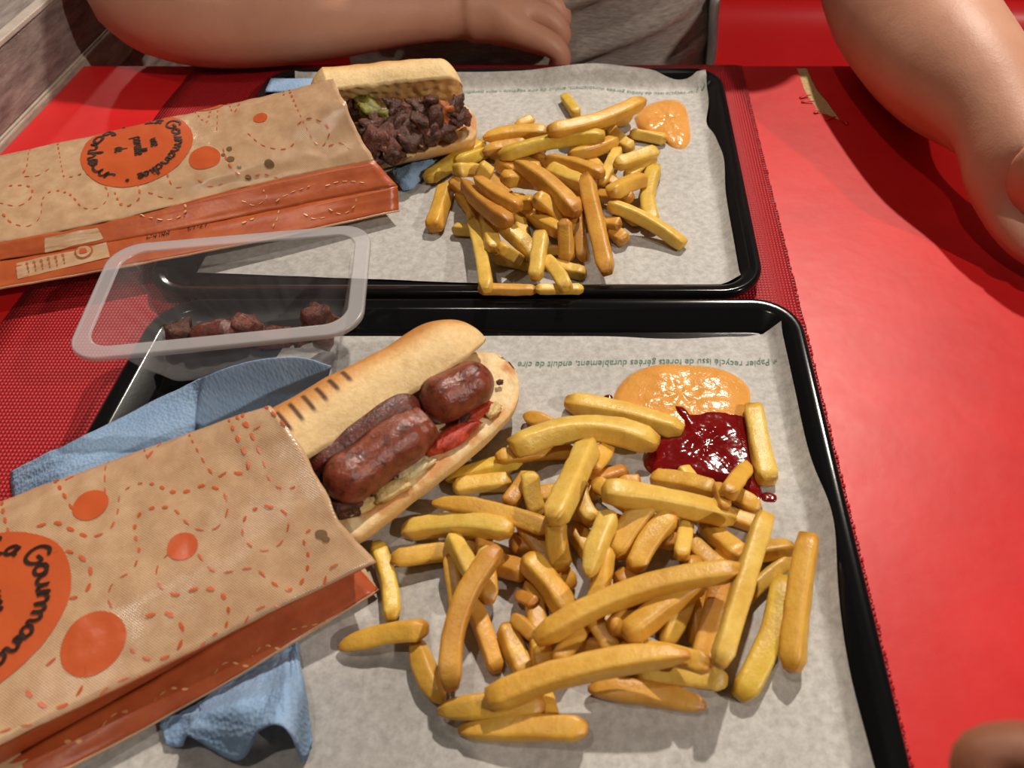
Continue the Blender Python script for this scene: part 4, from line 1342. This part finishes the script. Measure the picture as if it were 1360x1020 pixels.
# the arm on the left of the picture, laid along the table edge
sh = B.chain(che, [(-.27,1.04,.33,.075), (-.40,.98,.22,.065), (-.475,.885,.095,.062), (-.500,.832,.062,.060)])
w = B.chain(sh, [(-.450,.812,.058,.062), (-.37,.810,.055,.058), (-.29,.824,.049,.049), (-.215,.842,.043,.038)])
pa = B.chain(w, [(-.165,.850,.038,.040), (-.125,.855,.038,.040)])
for (ky, kz, l) in ((.826,.022,.9), (.852,.036,1.0), (.878,.044,1.05), (.902,.043,1.0)):
    B.chain(pa, [(-.092,ky,kz,.0175), (-.060,ky-.002,kz-.002,.0160), (-.046,ky-.003,kz-.020,.0145), (-.060,ky-.001,kz-.036,.0125)])
B.chain(pa-1, [(-.150,.888,.030,.015), (-.115,.905,.020,.013), (-.085,.905,.012,.011)])
# the arm on the right of the picture, reaching over the table towards the camera
def T(px, py, t, r): return tuple(PT(px, py, t))+(r,)
s2 = B.chain(che, [(.07,1.04,.30,.075), (.18,.99,.22,.066), (.245,.93,.14,.064)])
e2_ = B.chain(s2, [T(1160,-80,.84,.074), T(1200,5,.765,.080), T(1236,62,.71,.071), T(1285,112,.65,.060), T(1335,150,.62,.050)])
p2 = B.chain(e2_, [T(1372,206,.597,.054), T(1402,262,.575,.050)])
HB = PT(1402,262,.575)
for i, (dx, l) in enumerate(((-.034,1.0), (-.011,1.06), (.012,1.0), (.034,.85))):
    k = HB+Vector((.026-dx*.1, -.024+dx*.2, dx*.5))
    B.chain(p2, [tuple(k)+(.0165,), tuple(k+Vector((.022*l,-.022*l,-.006)))+(.0140,), tuple(k+Vector((.018*l,-.040*l,-.020)))+(.0125,), tuple(k+Vector((-.004,-.040,-.026)))+(.0110,)])
tb = PT(1338,258,.59)+Vector((0,0,-.018))
B.chain(p2-1, [tuple(tb)+(.021,), tuple(tb+Vector((.020,-.030,-.010)))+(.0155,), tuple(tb+Vector((.040,-.054,-.012)))+(.0130,)])
skinned('body', B.v, B.e, M_skin, person)

# t-shirt: torso with slanting creases, plus short sleeves
rings = []; n = 96
for i in range(70):
    z = -.284+.664*i/69
    s = i/69
    hw = .238 if z < .20 else .238-.5*(z-.20)**1.0*.35
    dp = .150 if z < .20 else .150-.12*(z-.20)
    if z > .27: k = max(.35, 1-(z-.27)/.11*.65); hw *= k; dp *= k
    ring = []
    for j in range(n):
        a = 2*PI*j/n; ca, sa = math.cos(a), math.sin(a)
        x = -.10+hw*math.copysign(abs(ca)**.8, ca); y = 1.025+.12*max(0, z)+dp*math.copysign(abs(sa)**.8, sa)
        if sa < 0:
            q = (z*1.0-(x+.10)*.42)
            fold = .010*math.sin(q*95+2.0*nz((x*6, z*6, 0), 1.0))+.006*math.sin(q*210+x*30)
            amp = smooth01(.28, .05, z) if z > .05 else 1
            y -= fold*abs(sa)*amp+.010*nz((x*9, z*9, 3), 1.0)*abs(sa)
        ring.append((x, y, z+.004*nz((x*10, 0, z*8), 1.0)))
    rings.append(ring)
v, f = loft(rings)
shirt = mk('t_shirt', v, f, M_shirt, person)
for sx, pts in ((-1, [(-.20,1.035,.34),(-.33,1.02,.30),(-.410,.975,.215)]), (1, [(.02,1.035,.30),(.12,1.02,.265),(.195,.98,.20)])):
    c = cr(pts, 14); rings = []
    for i, p in enumerate(c):
        d = Vector(c[min(i+1, 14)]-c[max(i-1, 0)]).normalized(); a1 = d.cross(Vector((0,1,0))).normalized(); a2 = d.cross(a1)
        rings.append([Vector(p)+(a1*math.cos(t)+a2*math.sin(t))*(.100+.003*math.sin(3*t+i)) for t in [2*PI*q/32 for q in range(32)]])
    v, f = loft(rings, cap0=False, cap1=False); o = mk('sleeve', v, f, M_shirt, shirt); solid(o, .002, 0)
rings = []
for i in range(30):
    z = -.28+.30*i/29
    x = .131+.002*math.sin(i*.6)
    rings.append([(x+.008*math.cos(t)+.003*nz((z*20, 0, 0), 1.0), .985+.05*math.sin(t), z) for t in [2*PI*q/20 for q in range(20)]])
v, f = loft(rings); o = mk('white_side_panel', v, f, M_white, shirt)

# the photographer's own hand, a blurred shape in the lower right corner
photog = empty('person', tuple(PT(1735,1190,.150)))
tag(photog, 'blurred brown hand of the photographer in the bottom right corner', 'person')
H = Sk()
c0 = PT(1735,1190,.150)
wr_ = H.add(tuple(c0+Vector((.095,-.085,-.02))), .030)
fo = H.chain(wr_, [tuple(c0+Vector((.20,-.22,-.06)))+(.040,), tuple(c0+Vector((.30,-.38,-.10)))+(.048,)])
pm_ = H.chain(wr_, [tuple(c0+Vector((.045,-.040,-.004)))+(.030,), tuple(c0+Vector((.020,-.016,.0)))+(.028,)])
for k in range(4):
    b = c0+Vector((.012-.010*k, -.004+.012*k, .018-.016*k))
    H.chain(pm_, [tuple(b)+(.0125,), tuple(b+Vector((-.022,.006,-.006)))+(.0115,), tuple(b+Vector((-.018,-.018,-.012)))+(.0105,), tuple(b+Vector((.004,-.028,-.010)))+(.0095,)])
H.chain(pm_-1, [tuple(c0+Vector((.012,-.040,.026)))+(.015,), tuple(c0+Vector((-.016,-.030,.030)))+(.0125,), tuple(c0+Vector((-.034,-.012,.024)))+(.011,)])
skinned('hand', H.v, H.e, M_skin2, photog)
